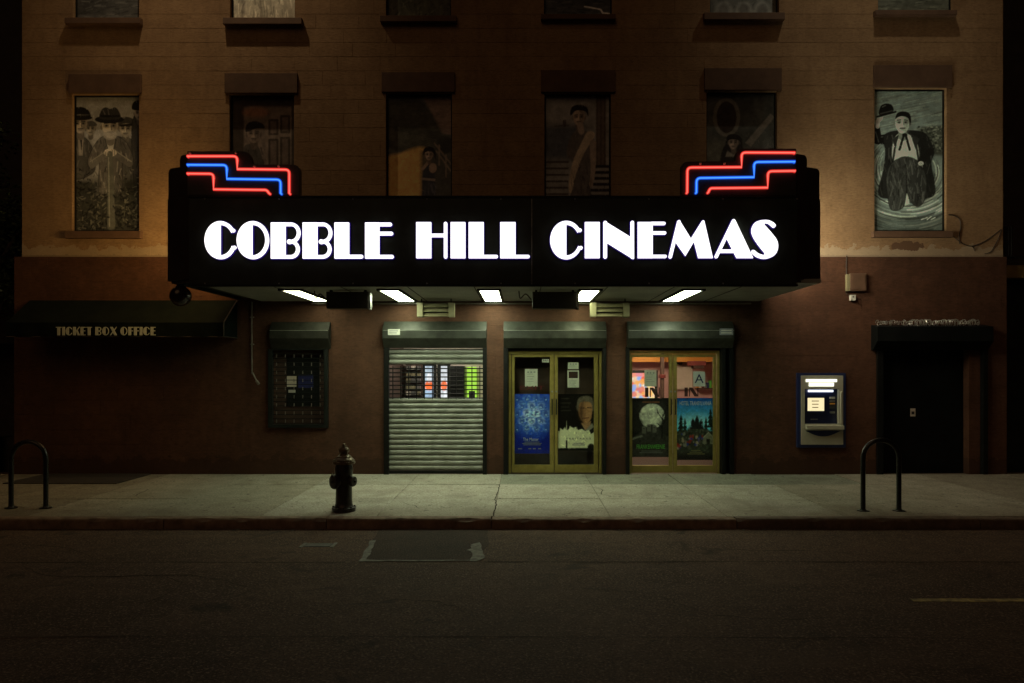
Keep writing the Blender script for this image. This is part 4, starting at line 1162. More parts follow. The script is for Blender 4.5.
# ================================================================== painted window boards
def face(p, cx, cy, r, skin, dark, hat=None):
    sk = np.array(skin); lo = sk*.42; hi = np.minimum(sk*1.35, .6)
    p.fill(p.cap((cx, cy+r*.6), (cx+r*.05, cy+r*1.35), r*.42), lo, .9)                       # neck
    head = p.poly(cr([(cx-r*.72,cy-r*.5),(cx-r*.4,cy-r),(cx+r*.4,cy-r),(cx+r*.74,cy-r*.5),(cx+r*.70,cy+r*.25),(cx+r*.36,cy+r*.88),(cx,cy+r*1.02),(cx-r*.36,cy+r*.88),(cx-r*.70,cy+r*.25)], 4))
    p.fill(p.ell(cx-r*.76, cy+r*.08, r*.14, r*.24), lo, .8); p.fill(p.ell(cx+r*.76, cy+r*.08, r*.14, r*.24), lo, .8)
    p.fill(head, skin, .8)
    p.fill(np.maximum(head, (cx+r*.20)-p.U), lo, r*.55, .75)                                 # shaded side
    p.fill(p.ell(cx-r*.22, cy+r*.30, r*.26, r*.20), hi, r*.35, .7)                            # cheek
    for q in (-1, 1):
        p.fill(p.ell(cx+q*r*.33, cy-r*.10, r*.24, r*.17), lo*.7, r*.22, .9)
        p.fill(p.ell(cx+q*r*.33, cy-r*.08, r*.10, r*.08), dark, .6, .9)
        p.fill(p.cap((cx+q*r*.52, cy-r*.30), (cx+q*r*.16, cy-r*.34), r*.055), dark, .7, .85)
    p.fill(p.cap((cx-r*.02, cy-r*.1), (cx+r*.04, cy+r*.26), r*.06), hi, .7, .7); p.fill(p.cap((cx+r*.12, cy), (cx+r*.16, cy+r*.28), r*.06), lo*.7, .8, .8)
    p.fill(p.cap((cx-r*.24, cy+r*.52), (cx+r*.24, cy+r*.50), r*.06), dark, .7, .85); p.fill(p.cap((cx-r*.14, cy+r*.66), (cx+r*.14, cy+r*.66), r*.07), lo, .9, .7)
def garment(p, pts, base, rnd, n=40, light=2.2, ang=1.5):
    """a cloth shape with outline, shaded right side and light and dark folds"""
    P = cr(pts, 5); d = p.poly(P); b = np.array(base)
    p.fill(d, base, 1); xs = [q[0] for q in P]; ys = [q[1] for q in P]; mx = (min(xs)+max(xs))/2
    p.fill(np.maximum(d, mx+(max(xs)-mx)*.25-p.U), b*.45, (max(xs)-mx)*.6, .7)
    inside = np.clip(.5-d, 0, 1)[...,None]; keep = p.img.copy()
    for _ in range(n):
        x, y = rnd.uniform(min(xs), max(xs)), rnd.uniform(min(ys), max(ys)); L = rnd.uniform(3, 11); a = ang+rnd.uniform(-.45, .45)
        c = b*light if rnd.random() < .5 else b*.25
        p.fill(p.cap((x, y), (x+L*math.cos(a), y+L*math.sin(a)), rnd.uniform(.25, .65)), c, .8, rnd.uniform(.35, .8))
    p.img = keep*(1-inside)+p.img*inside
    p.fill(np.abs(d)-.35, b*.18, .8, .8)
def folds(p, region, n, col, rnd, a=.5):
    x0, x1, y0, y1 = region
    for i in range(n):
        x = rnd.uniform(x0, x1); y = rnd.uniform(y0, y1); L = rnd.uniform(3, 14)
        p.fill(p.cap((x, y), (x+rnd.uniform(-3,3), y+L), rnd.uniform(.25,.7)), col, .8, a*rnd.uniform(.4,1))
rn = random.Random(5)
def mural1():
    p = Paint(67, 137, 150, (.26,.25,.23)); p.tex(.12, 8); p.fill(p.box(-5, 80, -5, 6), (.16,.15,.13), 8, .6)
    D_ = (.016,.015,.013); Mid = (.085,.08,.07); Sk = (.36,.32,.26)
    garment(p, [(40,46),(50,42),(62,46),(67,62),(68,95),(42,95)], Mid, rn, 30); face(p, 51, 33, 8.2, (.28,.25,.20), D_)
    p.fill(cr_s(p, [(42,29),(44,22),(52,20.5),(59,23),(61,29),(52,27)]), (.05,.047,.042), .8); p.fill(p.cap((41,29.5),(60,28.5),1.1), D_)
    garment(p, [(58,26),(70,20),(72,60),(70,92),(60,90)], (.045,.042,.038), rn, 20); face(p, 65.5, 17, 7, (.26,.23,.19), D_); p.fill(cr_s(p, [(58,13),(60,5),(70,4),(70,13)]), D_, .8)
    face(p, 15, 33, 6.2, (.26,.23,.185), D_); p.fill(cr_s(p, [(8.5,30),(11,25.5),(18,25),(21.5,29.5)]), (.07,.065,.06), .8)
    garment(p, [(-3,40),(8,41),(16,50),(20,66),(17,78),(-3,82)], Mid, rn, 34); p.fill(p.poly([(2,39),(8,39),(7,60),(3,60)]), (.24,.22,.19), .8); p.fill(p.poly([(4,41),(6.5,41),(6,57)]), D_, .8)
    face(p, 4.5, 28, 9.2, (.32,.28,.23), D_); p.fill(cr_s(p, [(-4,20),(-2,12),(6,10.5),(13,14),(15,21),(5,18)]), D_, .8); p.fill(p.ell(4, 21.5, 13, 2.6), D_); p.fill(p.cap((-3,18.5),(14,18.5),.6), (.10,.095,.085), .8, .7)
    garment(p, [(20,48),(29,40),(42,40),(53,48),(59,64),(55,72),(48,68),(46,100),(24,100),(24,68),(17,74),(12,66)], (.12,.11,.095), rn, 90)
    p.fill(p.poly([(30,42),(35,47),(41,42),(39,60),(33,60)]), (.32,.30,.26), .8); p.lines([((30,42),(34,60)),((41,42),(38,60))], .6, D_, .9)
    p.fill(p.cap((17,69),(31,58),3.6,2.6), (.14,.13,.11)); p.fill(p.cap((55,68),(41,58),3.6,2.6), (.10,.092,.08)); p.lines([((15,66),(30,56)),((57,66),(42,56))], .45, (.26,.24,.20), .8)
    face(p, 35, 30.5, 11, Sk, D_); p.fill(p.poly(cr([(28,37),(35,35.2),(42,37),(40.5,42),(35,44),(29.5,42)], 4)), (.30,.28,.25), 1.2, .75)
    p.fill(p.ell(34.5, 23.2, 15, 4.0), D_, .8); p.fill(cr_s(p, [(25,22.5),(26.5,13.5),(31,10.8),(35,12.6),(40,10.8),(44,14.5),(45,22.5)]), (.035,.033,.030), .8); p.fill(p.cap((26,19.8),(44,19.8),1.0), (.012,.011,.010)); p.lines([((28,14),(30,18)),((33,13),(34,18))], .5, (.13,.12,.11), .8)
    p.fill(p.cap((35,58),(36.5,132),2.8,4.2), (.10,.10,.08), 1); p.lines([((33.6,62),(34.6,132))], .5, (.26,.25,.21), .8); p.lines([((37.4,62),(39.4,132))], .6, D_, .9)
    p.fill(p.ell(35.5, 57, 6.6, 4.0), Sk)
    for q in range(5): p.fill(p.cap((31+q*2.2,54.6),(30.4+q*2.4,59.8),.28), D_, .7, .8)
    p.fill(p.ell(33, 54.8, 3.4, 1.2), (.48,.43,.36), .9, .7)
    p.fill(np.maximum(p.box(-5,72,84,140), -p.box(23,48,70,99)), (.022,.022,.016), 8, .92); p.fill(p.cap((35,58),(36.5,132),2.8,4.2), (.10,.10,.08), 1); p.lines([((33.6,62),(34.6,132))], .5, (.26,.25,.21), .8)
    for k in range(520):
        x, y = rn.uniform(0,67), 70+66*rn.random()**.6; a = rn.uniform(0,6.28); L = rn.uniform(1.2,4.2)
        if abs(x-35.5) < 4.4 or (22 < x < 48 and y < 98): continue
        p.fill(p.cap((x,y),(x+L*math.cos(a),y+L*math.sin(a)), rn.uniform(.3,.8)), rn.choice([(.008,.008,.007),(.13,.125,.095),(.055,.055,.04),(.012,.012,.010)]), .8, .85)
    p.tex(.14, 34); return p
def cr_s(p, pts): return p.poly(cr(pts, 5))
def mural2():
    p = Paint(64, 137, 110, (.11,.088,.068)); p.tex(.2, 10, (1,.4))
    p.fill(p.box(0, 12, 0, 140), (.035,.027,.02), 2); p.fill(p.box(0, 70, 0, 10), (.03,.022,.017), 3); p.fill(p.ell(24, 16, 13, 5), (.17,.08,.045), 5, .8)
    p.fill(p.poly([(34,20),(60,10),(60,140),(34,140)]), (.115,.092,.07), 1)
    for a in ((38,46,24,38),(50,58,20,36),(38,46,44,70),(50,58,42,70)): p.fill(p.box(*a)-1.2, (.04,.03,.022), 1); p.fill(p.box(a[0]+1,a[1]-1,a[2]+1,a[3]-1), (.085,.065,.05), 1)
    p.fill(p.box(60.5, 70, 0, 140), (.035,.027,.02), 1)
    p.fill(cr_s(p, [(10,60),(18,48),(26,50),(31,64),(34,90),(34,137),(8,137)]), (.045,.04,.033), 1); face(p, 22, 38, 9, (.14,.11,.085), (.02,.016,.012))
    p.fill(cr_s(p, [(14,36),(15,28),(22,25),(30,27),(33,32),(24,32.5)]), (.016,.013,.011), .8); p.fill(p.cap((27,72),(44,76),3), (.05,.042,.033))
    folds(p, (10,33,52,120), 40, (.015,.012,.01), rn, .7); p.tex(.2, 30); return p
def mural3():
    p = Paint(66, 137, 110, (.075,.078,.066)); p.tex(.25, 10, (1,1))
    p.fill(p.poly([(36,0),(70,0),(70,40),(54,38),(46,20)]), (.135,.105,.085), 2)
    p.fill(cr_s(p, [(-4,12),(20,5),(38,8),(54,34),(62,52),(40,58),(-4,50)]), (.045,.047,.036), 3); p.tex(.2, 16, (1,3))
    for k in range(9): p.fill(p.cap((0, 34+k*1.2), (55, 46+k*2), .3), (.10,.10,.08), .8, .5)
    p.fill(cr_s(p, [(-6,70),(14,58),(34,52),(44,60),(38,90),(30,140),(-8,140)]), (.34,.22,.075), 4); p.fill(p.poly([(34,56),(70,60),(70,140),(34,140)]), (.05,.05,.042), 5, .9)
    p.fill(p.ell(60, 50, 9, 9), (.03,.032,.025), 4)
    p.lines([((48,48),(66,70)),((50,56),(68,80)),((53,50),(53,70)),((60,60),(60,82))], .8, (.16,.13,.10))
    p.fill(cr_s(p, [(36,80),(40,70),(46,72),(49,82),(50,100),(62,138),(30,138),(35,104)]), (.035,.038,.045), 1)
    p.fill(p.cap((36,74),(43,66),1.5), (.20,.15,.11)); face(p, 42.5, 60, 5.2, (.23,.18,.14), (.02,.018,.015)); p.fill(cr_s(p, [(36,60),(38,53),(44,51.5),(49,56),(49,64),(46,57),(40,56.5)]), (.015,.012,.010), .7)
    p.fill(p.ell(46.5, 73, 4, 5), (.20,.15,.11)); p.lines([((36,84),(48,85))], 1.2, (.18,.15,.12), .8)
    folds(p, (34,54,86,134), 30, (.09,.09,.10), rn, .5); p.tex(.15, 30); return p
def mural4():
    p = Paint(66, 137, 110, (.13,.12,.105)); p.tex(.12, 6, (1,2)); p.fill(p.box(-5, 40, 30, 64), (.055,.058,.062), 8)
    p.fill(p.box(52, 62, 0, 72), (.075,.056,.042), 1.5); p.lines([((53,0),(53,72)),((57,0),(57,72)),((61,0),(61,72))], .5, (.03,.022,.017))
    for k in range(11): p.fill(p.box(-2, 24, 66+k*6.5, 68+k*6.5), (.045,.035,.028), 1); p.fill(p.box(46, 70, 70+k*6, 73+k*6), (.018,.014,.012), 1)
    p.fill(p.cap((20,26),(20,30),1.8), (.05,.04,.034)); p.fill(p.cap((10,31),(24,30),.8), (.05,.04,.034), .8, .7)
    p.fill(cr_s(p, [(25,44),(33,34),(42,36),(50,44),(53,60),(48,66),(46,92),(48,137),(28,137),(26,100),(29,70),(22,60)]), (.075,.062,.052), 1.2)
    p.fill(cr_s(p, [(44,36),(51,40),(40,58),(32,78),(27,98),(24,92),(28,68),(38,46)]), (.22,.17,.115), 1)
    face(p, 34.5, 22, 8, (.20,.15,.11), (.02,.016,.013)); p.fill(cr_s(p, [(26,20),(27,12),(35,9),(43,12),(44,21),(41,16),(32,15)]), (.012,.010,.009), .8); p.fill(p.cap((36,30),(37,36),3.2), (.17,.13,.10))
    p.fill(p.cap((49,48),(49,76),3.4,2.4), (.16,.12,.09)); p.fill(p.cap((49,76),(47,90),2.4,2), (.16,.12,.09))
    folds(p, (26,48,62,136), 50, (.02,.016,.014), rn, .6); p.tex(.15, 30); return p
def mural5():
    p = Paint(70, 140, 100, (.048,.050,.045)); p.tex(.25, 10)
    ring = np.abs(p.ell(21, 24, 12, 18))-1.9; p.fill(p.ell(21,24,12,18), (.03,.022,.018), 1); p.fill(ring, (.10,.095,.08), 1)
    p.fill(p.poly([(40,50),(66,20),(70,24),(46,54)]), (.11,.10,.085), 1); p.fill(p.ell(10, 62, 14, 16), (.085,.085,.068), 10)
    p.fill(cr_s(p, [(14,70),(22,50),(34,50),(42,70),(44,137),(12,137)]), (.022,.02,.02), 1); face(p, 28, 50, 6.5, (.22,.18,.15), (.02,.016,.014))
    p.fill(cr_s(p, [(20,52),(22,43),(29,41),(36,45),(37,56),(34,48),(24,47)]), (.014,.012,.012), .8); p.fill(p.poly([(22,58),(28,62),(34,58),(36,64),(20,64)]), (.16,.15,.13), 1)
    for k in range(60):
        x, y = rn.uniform(40,70), rn.uniform(40,80); p.fill(p.cap((x,y),(x+rn.uniform(-2,2),y+2),.4), (.09,.085,.07), .8, .5)
    p.tex(.2, 30); return p
def mural6():
    p = Paint(72, 143, 160, (.19,.245,.225)); p.tex(.14, 6, (2,1))
    for k in range(120):
        x, y = rn.uniform(-10,72), rn.uniform(-4,62); L = rn.uniform(8,26)
        p.fill(p.cap((x,y),(x+L,y-L*.22),rn.uniform(.25,.6)), rn.choice([(.10,.12,.10),(.33,.38,.32),(.26,.30,.25)]), .8, .6)
    p.fill(cr_s(p, [(48,40),(60,36),(80,38),(80,64),(54,62)]), (.065,.075,.06), 3)
    for k in range(170):
        x, y = rn.uniform(46,72), rn.uniform(36,62); p.fill(p.ell(x,y,rn.uniform(.6,1.5),rn.uniform(.5,1.1)), rn.choice([(.02,.024,.02),(.22,.25,.20),(.12,.14,.11)]), .8, .85)
    for k in range(150):     # swirling water
        rr_ = rn.uniform(26,78); a0 = rn.uniform(-.5,2.8); pts = [(35+rr_*1.0*math.cos(t), 82+rr_*.80*math.sin(t)) for t in np.linspace(a0, a0+rn.uniform(.3,1.1), 7)]
        p.fill(p.path(pts, rn.uniform(.25,.75)), rn.choice([(.035,.042,.036),(.46,.52,.44),(.10,.12,.10),(.36,.41,.35)]), .8, .8)
    for k in range(70):
        rr_ = rn.uniform(24,50); a0 = rn.uniform(2.6,3.4); pts = [(37+rr_*math.cos(t), 80+rr_*.9*math.sin(t)) for t in np.linspace(a0, a0+rn.uniform(.2,.6), 5)]
        p.fill(p.path(pts, rn.uniform(.25,.55)), rn.choice([(.06,.07,.06),(.42,.48,.41)]), .8, .7)
    p.fill(np.maximum(p.box(-5,80,124,150), -1*p.ell(36,112,60,16)), (.045,.055,.046), 6, .7)
    D_ = (.011,.011,.010); Pale = (.46,.52,.45)
    p.fill(p.cap((4,37),(5,50),3.2,4.6), D_); p.fill(p.cap((5,50),(22,49),4.6,6), D_); p.fill(p.cap((5.5,31),(5,36.5),2.0), Pale)
    for q in range(4): p.fill(p.cap((4.0+q*1.3,31),(5.4+q*1.5,27.5),.7), Pale)
    p.lines([((3,42),(6,52)),((9,47),(20,46))], .5, (.10,.11,.10), .8)
    garment(p, [(11,47),(22,41),(46,41),(56,46),(63,62),(60,74),(64,104),(50,109),(36,103),(22,109),(6,106),(11,80),(13,62)], (.020,.021,.019), rn, 110, 4.0)
    p.fill(cr_s(p, [(7,25),(8,16),(14,13),(20,15),(20.5,21.5)]), D_, .8); p.fill(p.cap((4.5,26.5),(23.5,21.5),1.0), D_); p.fill(p.cap((8,23.4),(20,20.4),.5), (.10,.10,.09), .8, .8); p.fill(p.cap((10,16.5),(13,15),.6), (.13,.14,.12), .9, .8)
    p.fill(cr_s(p, [(21,52),(28,43),(38,45),(45,52),(47,70),(34,75),(21,72)]), Pale, 1)
    for k in range(26):
        x, y = rn.uniform(22,46), rn.uniform(50,70); p.fill(p.cap((x,y),(x+rn.uniform(-2,2),y+rn.uniform(2,6)),.3), (.20,.23,.20), .8, .6)
    p.lines([((24,50),(20.5,73)),((44,51),(47.5,73))], 1.1, D_, .95)
    p.fill(p.poly([(28,43),(20,50),(23,58)]), (.03,.032,.029), .8); p.fill(p.poly([(38,43),(48,49),(44,60)]), (.03,.032,.029), .8)
    garment(p, [(14,88),(19,74),(33,67),(48,73),(55,89),(54,109),(47,118),(39,113),(35,105),(31,119),(19,121),(15,105)], (.048,.051,.046), rn, 150, 2.4)
    p.fill(p.poly([(35,104),(38,115),(33,117)]), (.36,.41,.35), .8); p.lines([((34,75),(35,104))], .5, D_, .9)
    p.fill(p.cap((50,72),(59,62),3.2), D_); p.fill(p.ell(49.5,74,2.8,2.2), Pale); p.lines([((49,73),(51,75)),((48,74),(50,76))], .25, D_, .8)
    face(p, 30.5, 33, 10.2, (.44,.50,.43), (.02,.02,.018))
    p.fill(cr_s(p, [(23,29),(25,23),(31,21),(37.5,23),(39.5,30),(38,36),(36.5,28.5),(31,26),(26,27)]), D_, .8); p.fill(p.cap((28,38.2),(33,38),.5), (.05,.05,.045), .8)
    p.fill(p.cap((32,45),(27.5,60),1.2), D_); p.fill(p.cap((34,45.5),(38,60),1.3), D_); p.fill(p.ell(33,45,2.8,1.8), D_)
    p.lines([((50,131),(56,129)),((56,131),(60,128)),((60,131),(64,129))], .4, (.5,.56,.48), .9)
    p.tex(.10, 40); return p
ML = ['mural of hatted men in coats, one leaning on a stick, far left', 'brown mural of a capped man at an open panelled door',
      'mural of a dark dressed woman on a yellow road', 'mural of a standing figure with a pale sash beside steps',
      'very dark mural with an oval ring, half hidden by the right neon crest', 'pale mural of a dark coated man raising a hat while wading, far right window']
for fn, w, lab in zip((mural1, mural2, mural3, mural4, mural5, mural6), W1, ML):
    g = .012
    p = fn(); k_ = ML.index(lab)
    p.brush(1100, 2.0, .32, .32, [lambda x, y: 1.4, lambda x, y: 1.5, lambda x, y: .35, lambda x, y: 1.3, lambda x, y: .8, lambda x, y: math.atan2(y-84, x-36)+1.57][k_], rn)
    p.contrast(.12, 1.18, (1.15,1.6,1.6,1.9,1.4,1.2)[k_])
    p.img = np.clip(p.img*np.array([(.95,1.06,1.25),(.98,1,1.1),(1,1,1.1),(.95,1.05,1.2),(1,1.05,1.1),(.92,1.02,1.08)][k_]), .002, .62)
    p.mesh('mural_panel', w[0]+g, w[1]-g, w[2]+g, w[3]-g, .085, M['mural'], None, ((w[0]+w[1])/2, .085, w[2]), .02)
    tag(bpy.context.scene.objects[-1] if False else COL.objects[-1], lab, 'mural', 'painted boards in the facade windows')
UL = ['dark streaky painted board in the upper far left window', 'pale painted board in the second upper window from the left', 'dim leafy painted board in the third upper window',
      'dark painted board with a white lightning stroke in the fourth upper window', 'grey figure board in the fifth upper window', 'dark board with fine pale lines in the upper far right window']
for k, (w, lab) in enumerate(zip(W2, UL)):
    base = [(.055,.058,.058),(.30,.29,.24),(.065,.070,.055),(.055,.062,.068),(.085,.095,.095),(.085,.10,.085)][k]
    p = Paint(66, 137, 90, base); p.tex(.3, 14, (.5,2) if k in (0,3,5) else (2,.5))
    for j in range(90):
        x, y = rn.uniform(0,66), rn.uniform(95,137); L = rn.uniform(3,12)
        dx, dy = (L, rn.uniform(-2,2)) if k in (0,3,5) else (rn.uniform(-2,2), L) if k == 1 else (rn.uniform(-4,4), rn.uniform(-4,4))
        p.fill(p.cap((x,y),(x+dx,y+dy),rn.uniform(.3,.7)), rn.choice([tuple(c*.3 for c in base), tuple(min(1,c*2.1) for c in base)]), .8, .6)
    if k == 3: p.fill(p.path([(40,126),(56,129),(58,132.5),(66,133.5)], .6), (.75,.78,.80), .8)
    if k == 1: p.fill(p.box(28,30,95,140), (.08,.07,.06), 2, .7); p.fill(p.box(9,12,95,140), (.10,.09,.08), 3, .7)
    if k == 4:
        for xx in (14,34,52): p.fill(p.ell(xx, 134, 9, 12), (.20,.22,.22), 3, .7); p.fill(p.ell(xx, 132, 5, 7), (.05,.05,.05), 3, .6)
    p.tex(.2, 30); g = .012
    p.mesh('mural_panel', w[0]+g, w[1]-g, w[2]+g, w[3]-g, .085, M['mural'], None, ((w[0]+w[1])/2, .085, w[2]), .02)
    tag(COL.objects[-1], lab, 'mural', 'painted boards in the facade windows')
# thin dark casing round each board
for w in W1+W2:
    lattice(w[0]+.001, w[1]-.001, w[2]+.001, w[3]-.001, [(w[0]+.025, w[1]-.025, w[2]+.025, w[3]-.025)], .065, .083).build('window_casing', M['black_metal'], bld)

# ================================================================== posters and notices behind the door glass
PY = .112
def poster(px, lab, paint):
    x0, x1, y0, y1 = X(px[0],12.11), X(px[1],12.11), Z(px[3],12.11), Z(px[2],12.11)
    o = paint.mesh('film_poster', x0, x1, y0, y1, PY, M['poster'], None, ((x0+x1)/2, PY, y0), .004)
    return tag(o, lab, 'poster', 'film posters in the doors'), (x0, x1, y0, y1)
p = Paint(36, 59, 110, (.012,.025,.20)); p.tex(.15, 5)
p.fill(p.ell(18, 21, 19, 21), (.035,.11,.42), 14, .9)
for j in range(5):
    for i in range(4):
        x = 3+i*9.6+(4.8 if j % 2 else 0); y = 4+j*7.4; w_ = math.exp(-((x-19)**2+(y-20)**2)/170)
        p.fill(p.ell(x, y, 4.0, 4.4), (.05+.42*w_,.14+.38*w_,.36+.22*w_), 2.2, .25+.6*w_)
        p.fill(p.ell(x+.3, y+.6, 2.1, 2.5), (.03,.07,.26), 1.4, .75)
        p.fill(p.cap((x-2.6,y-2.6),(x+2.2,y-3.1),.6), (.04,.08,.30), 1, .7); p.fill(p.ell(x+.2,y+1.8,.7,.4), (.45,.6,.7), .8, .6)
p.tex(.12, 30)
p.brush(350, 2.2, .45, .45, lambda x, y: rn.uniform(0,3.1), rn, .6)
for k in range(160):
    x, y = rn.gauss(18,9), rn.gauss(20,10); w_ = math.exp(-((x-18)**2+(y-20)**2)/150)
    p.fill(p.ell(x,y,rn.uniform(.4,1.5),rn.uniform(.3,1.1)), rn.choice([(.25,.42,.55),(.02,.05,.22),(.45,.58,.62)]), .9, .5*w_+.1)
o, b = poster((514,550,394,453.5), 'deep blue film poster with repeated pale faces, in the left door leaf', p)
text('title', 'The Master', .075, (b[0]+b[1])/2-.02, PY-.002, b[2]+.245, M['white_print'], o, .27)
for k, w_ in enumerate((.30,.34,.26)): MB().box((b[0]+b[1])/2-w_/2, (b[0]+b[1])/2+w_/2, PY-.0025, PY-.0015, b[2]+.145+k*.024, b[2]+.157+k*.024).build('credit_line', M['grey_print'], o)
for xx, w_ in ((.07,.07),(.25,.05),(.33,.05),(.42,.05)): MB().box(b[0]+xx, b[0]+xx+w_, PY-.0025, PY-.0015, b[2]+.075, b[2]+.092).build('credit_line', M['grey_print'], o)

p = Paint(36.5, 56.5, 110, (.010,.008,.007)); Sk = (.25,.15,.088)
p.fill(cr_s(p, [(14,44),(18,37),(24,34),(34,32),(40,36),(40,50)]), (.016,.015,.016), 1.5)
p.fill(p.poly([(23,29),(33,27),(32,34),(27,36)]), (.22,.14,.09), 1); p.fill(p.poly([(24,31),(28,36),(34,29),(36,33),(29,38)]), (.16,.155,.14), .8)
p.fill(cr_s(p, [(19,10),(21,4),(28,1.8),(34,4),(36,12),(34,18),(20,17)]), (.11,.097,.083), 1.2); p.fill(cr_s(p, [(20.5,15),(22,9),(28,7.5),(33.5,10),(34,19),(32,26),(28,29.5),(24,27),(21,21)]), Sk, 1.0)
p.fill(np.maximum(p.ell(27.5,18,7,11), p.U-25.5), (.055,.030,.018), 5, .9); p.lines([((23,14.2),(26,14)),((29.5,13.6),(33,13.8))], .55, (.05,.03,.02), .9); p.fill(p.cap((25.5,24.2),(30.5,23.8),.5), (.10,.05,.035)); p.fill(p.cap((27.6,16),(27.2,20.5),.5), (.16,.09,.06), 1, .7)
p.tex(.12, 26)
sky_l = [(0,37),(2,37),(2,34),(5,36),(7,33),(8.2,36),(8.6,27),(9,36),(11,35),(12,32),(15,34),(18,33),(20,36),(24,35),(27,37),(31,36),(33,40),(36.5,38),(36.5,57),(0,57)]
p.fill(p.poly(sky_l), (.42,.42,.33), .8); p.fill(p.box(-1,38,54,58), (.012,.01,.01), .8); p.fill(p.cap((8.6,48),(8.6,53.5),.8), (.02,.02,.02)); p.fill(p.ell(8.6,47,.7,.9), (.02,.02,.02)); p.fill(p.ell(33,53,3.4,3.4), (.02,.018,.016), 1)
for k, t in enumerate((4,8.5,12.5,16)): p.fill(p.box(3, 11+(k % 2)*2, t, t+1.0), (.05,.045,.04), .8, .8)
p.brush(350, 2.2, .45, .45, lambda x, y: rn.uniform(0,3.1), rn, .6)
o, b = poster((558,594.5,394,450.5), 'black film poster of a grey haired man above a pale skyline', p)
text('title', 'ARBITRAGE', .040, b[0]+.355, PY-.002, b[2]+.205, M['ink'], o, .44, spacing=1.5)
for k, w_ in enumerate((.22,.18)): MB().box(b[0]+.36-w_/2, b[0]+.36+w_/2, PY-.0025, PY-.0015, b[2]+.09+k*.03, b[2]+.104+k*.03).build('credit_line', M['grey_print'], o)

p = Paint(38, 59, 110, (.012,.011,.011)); p.fill(p.ell(19,16,18,20), (.04,.04,.038), 16, .8)
p.fill(p.ell(20, 18, 12.6, 12.4), (.36,.37,.33), 1); p.tex(.16, 14, None or (1,1), p.ell(20,18,12.6,12.4))
p.fill(cr_s(p, [(-4,44),(6,36),(14,30),(20,26),(26,30),(34,37),(44,42),(44,62),(-4,62)]), (.045,.045,.042), 1.5); p.tex(.3, 22)
p.fill(p.ell(5,27,6,7), (.03,.03,.028), 3); p.fill(p.ell(34,28,6,8), (.03,.03,.028), 3)
for a in (((30,40),(31,14)),((31,22),(26,15)),((31,18),(35,10)),((30.6,26),(36,20)),((26,15),(25,11)),((30.5,30),(25,25))): p.fill(p.cap(a[0],a[1],.7,.25), (.012,.012,.012), .8)
for x, y in ((12,32),(17,30),(22.5,31)): p.fill(p.box(x-1.4,x+1.4,y-3,y+3)-.6, (.12,.12,.11), .8); p.fill(p.cap((x-.7,y-1.5),(x+.7,y-1.5),.25), (.03,.03,.03))
p.fill(p.poly([(0,40),(10,37),(11,38.6),(0,42)]), (.16,.16,.15), 1)
p.brush(350, 2.2, .45, .45, lambda x, y: rn.uniform(0,3.1), rn, .6)
o, b = poster((632,670,398,457), 'dark film poster with a pale full moon and green lettering', p)
text('title', 'FRANKENWEENIE', .11, (b[0]+b[1])/2-.005, PY-.002, b[2]+.175, M['green_print'], o, .49)
MB().box((b[0]+b[1])/2-.15, (b[0]+b[1])/2+.15, PY-.0025, PY-.0015, b[3]-.078, b[3]-.064).build('credit_line', worn('orange_print', (.28,.10,.03), (.34,.13,.04), 9), o)
for k, w_ in enumerate((.40,.34)): MB().box((b[0]+b[1])/2-w_/2, (b[0]+b[1])/2+w_/2, PY-.0025, PY-.0015, b[2]+.07+k*.03, b[2]+.078+k*.03).build('credit_line', M['grey_print'], o)

p = Paint(38, 62, 110, (.02,.08,.20)); t_ = np.clip(p.V/28, 0, 1)[...,None]
p.img = np.array((.008,.075,.27))*(1-t_)+np.array((.12,.42,.60))*t_; p.fill(p.ell(19,24,18,7), (.30,.48,.52), 8, .6)
for x, h_, w_ in ((4,16,3.5),(8,20,3),(33.5,10,3.4),(29,19,3),(36,17,3)):
    for k in range(4): p.fill(p.poly([(x,h_+k*4),(x-w_*(.5+k*.22),h_+6+k*4.5),(x+w_*(.5+k*.22),h_+6+k*4.5)]), (.012,.022,.018), .8)
p.fill(cr_s(p, [(-3,36),(8,33),(14,28),(20,24),(26,29),(34,33),(42,34),(42,66),(-3,66)]), (.050,.056,.046), 2)
for k in range(90):
    x, y = rn.uniform(0,38), rn.uniform(30,54); p.fill(p.ell(x,y,rn.uniform(.4,1.3),rn.uniform(.5,1.5)), rn.choice([(.015,.018,.014),(.12,.13,.11),(.08,.10,.07)]), .9, .6)
p.fill(p.poly([(14,31),(14,24),(16,20),(18,24),(18,22),(20,17),(22,22),(22,25),(24,21),(26,25),(26,31)]), (.020,.022,.026), .8)
p.fill(p.poly([(26,46),(26,40),(31.5,35),(37,40),(37,46)]), (.17,.17,.14), .8); p.fill(p.box(29.5,33,41,46), (.03,.03,.025), .8); p.lines([((25,41),(31.5,34.6)),((31.5,34.6),(38,41))], .5, (.26,.26,.22), .9)
for k in range(40):
    x, y = rn.uniform(0,26), rn.uniform(36,50); p.fill(p.ell(x,y,rn.uniform(.6,1.6),rn.uniform(.8,2.2)), rn.choice([(.26,.04,.03),(.03,.05,.26),(.32,.27,.22),(.10,.09,.07),(.20,.20,.19)]), .9, .8)
p.fill(p.box(-1,40,56,64), (.012,.012,.012), 6); p.tex(.15, 26)
p.brush(350, 2.2, .45, .45, lambda x, y: rn.uniform(0,3.1), rn, .6)
o, b = poster((677,715,398,460), 'blue film poster with dark pines and a little hut, in the right door leaf', p)
text('title', 'HOTEL TRANSYLVANIA', .10, (b[0]+b[1])/2-.01, PY-.002, b[3]-.095, M['white_print'], o, .55)
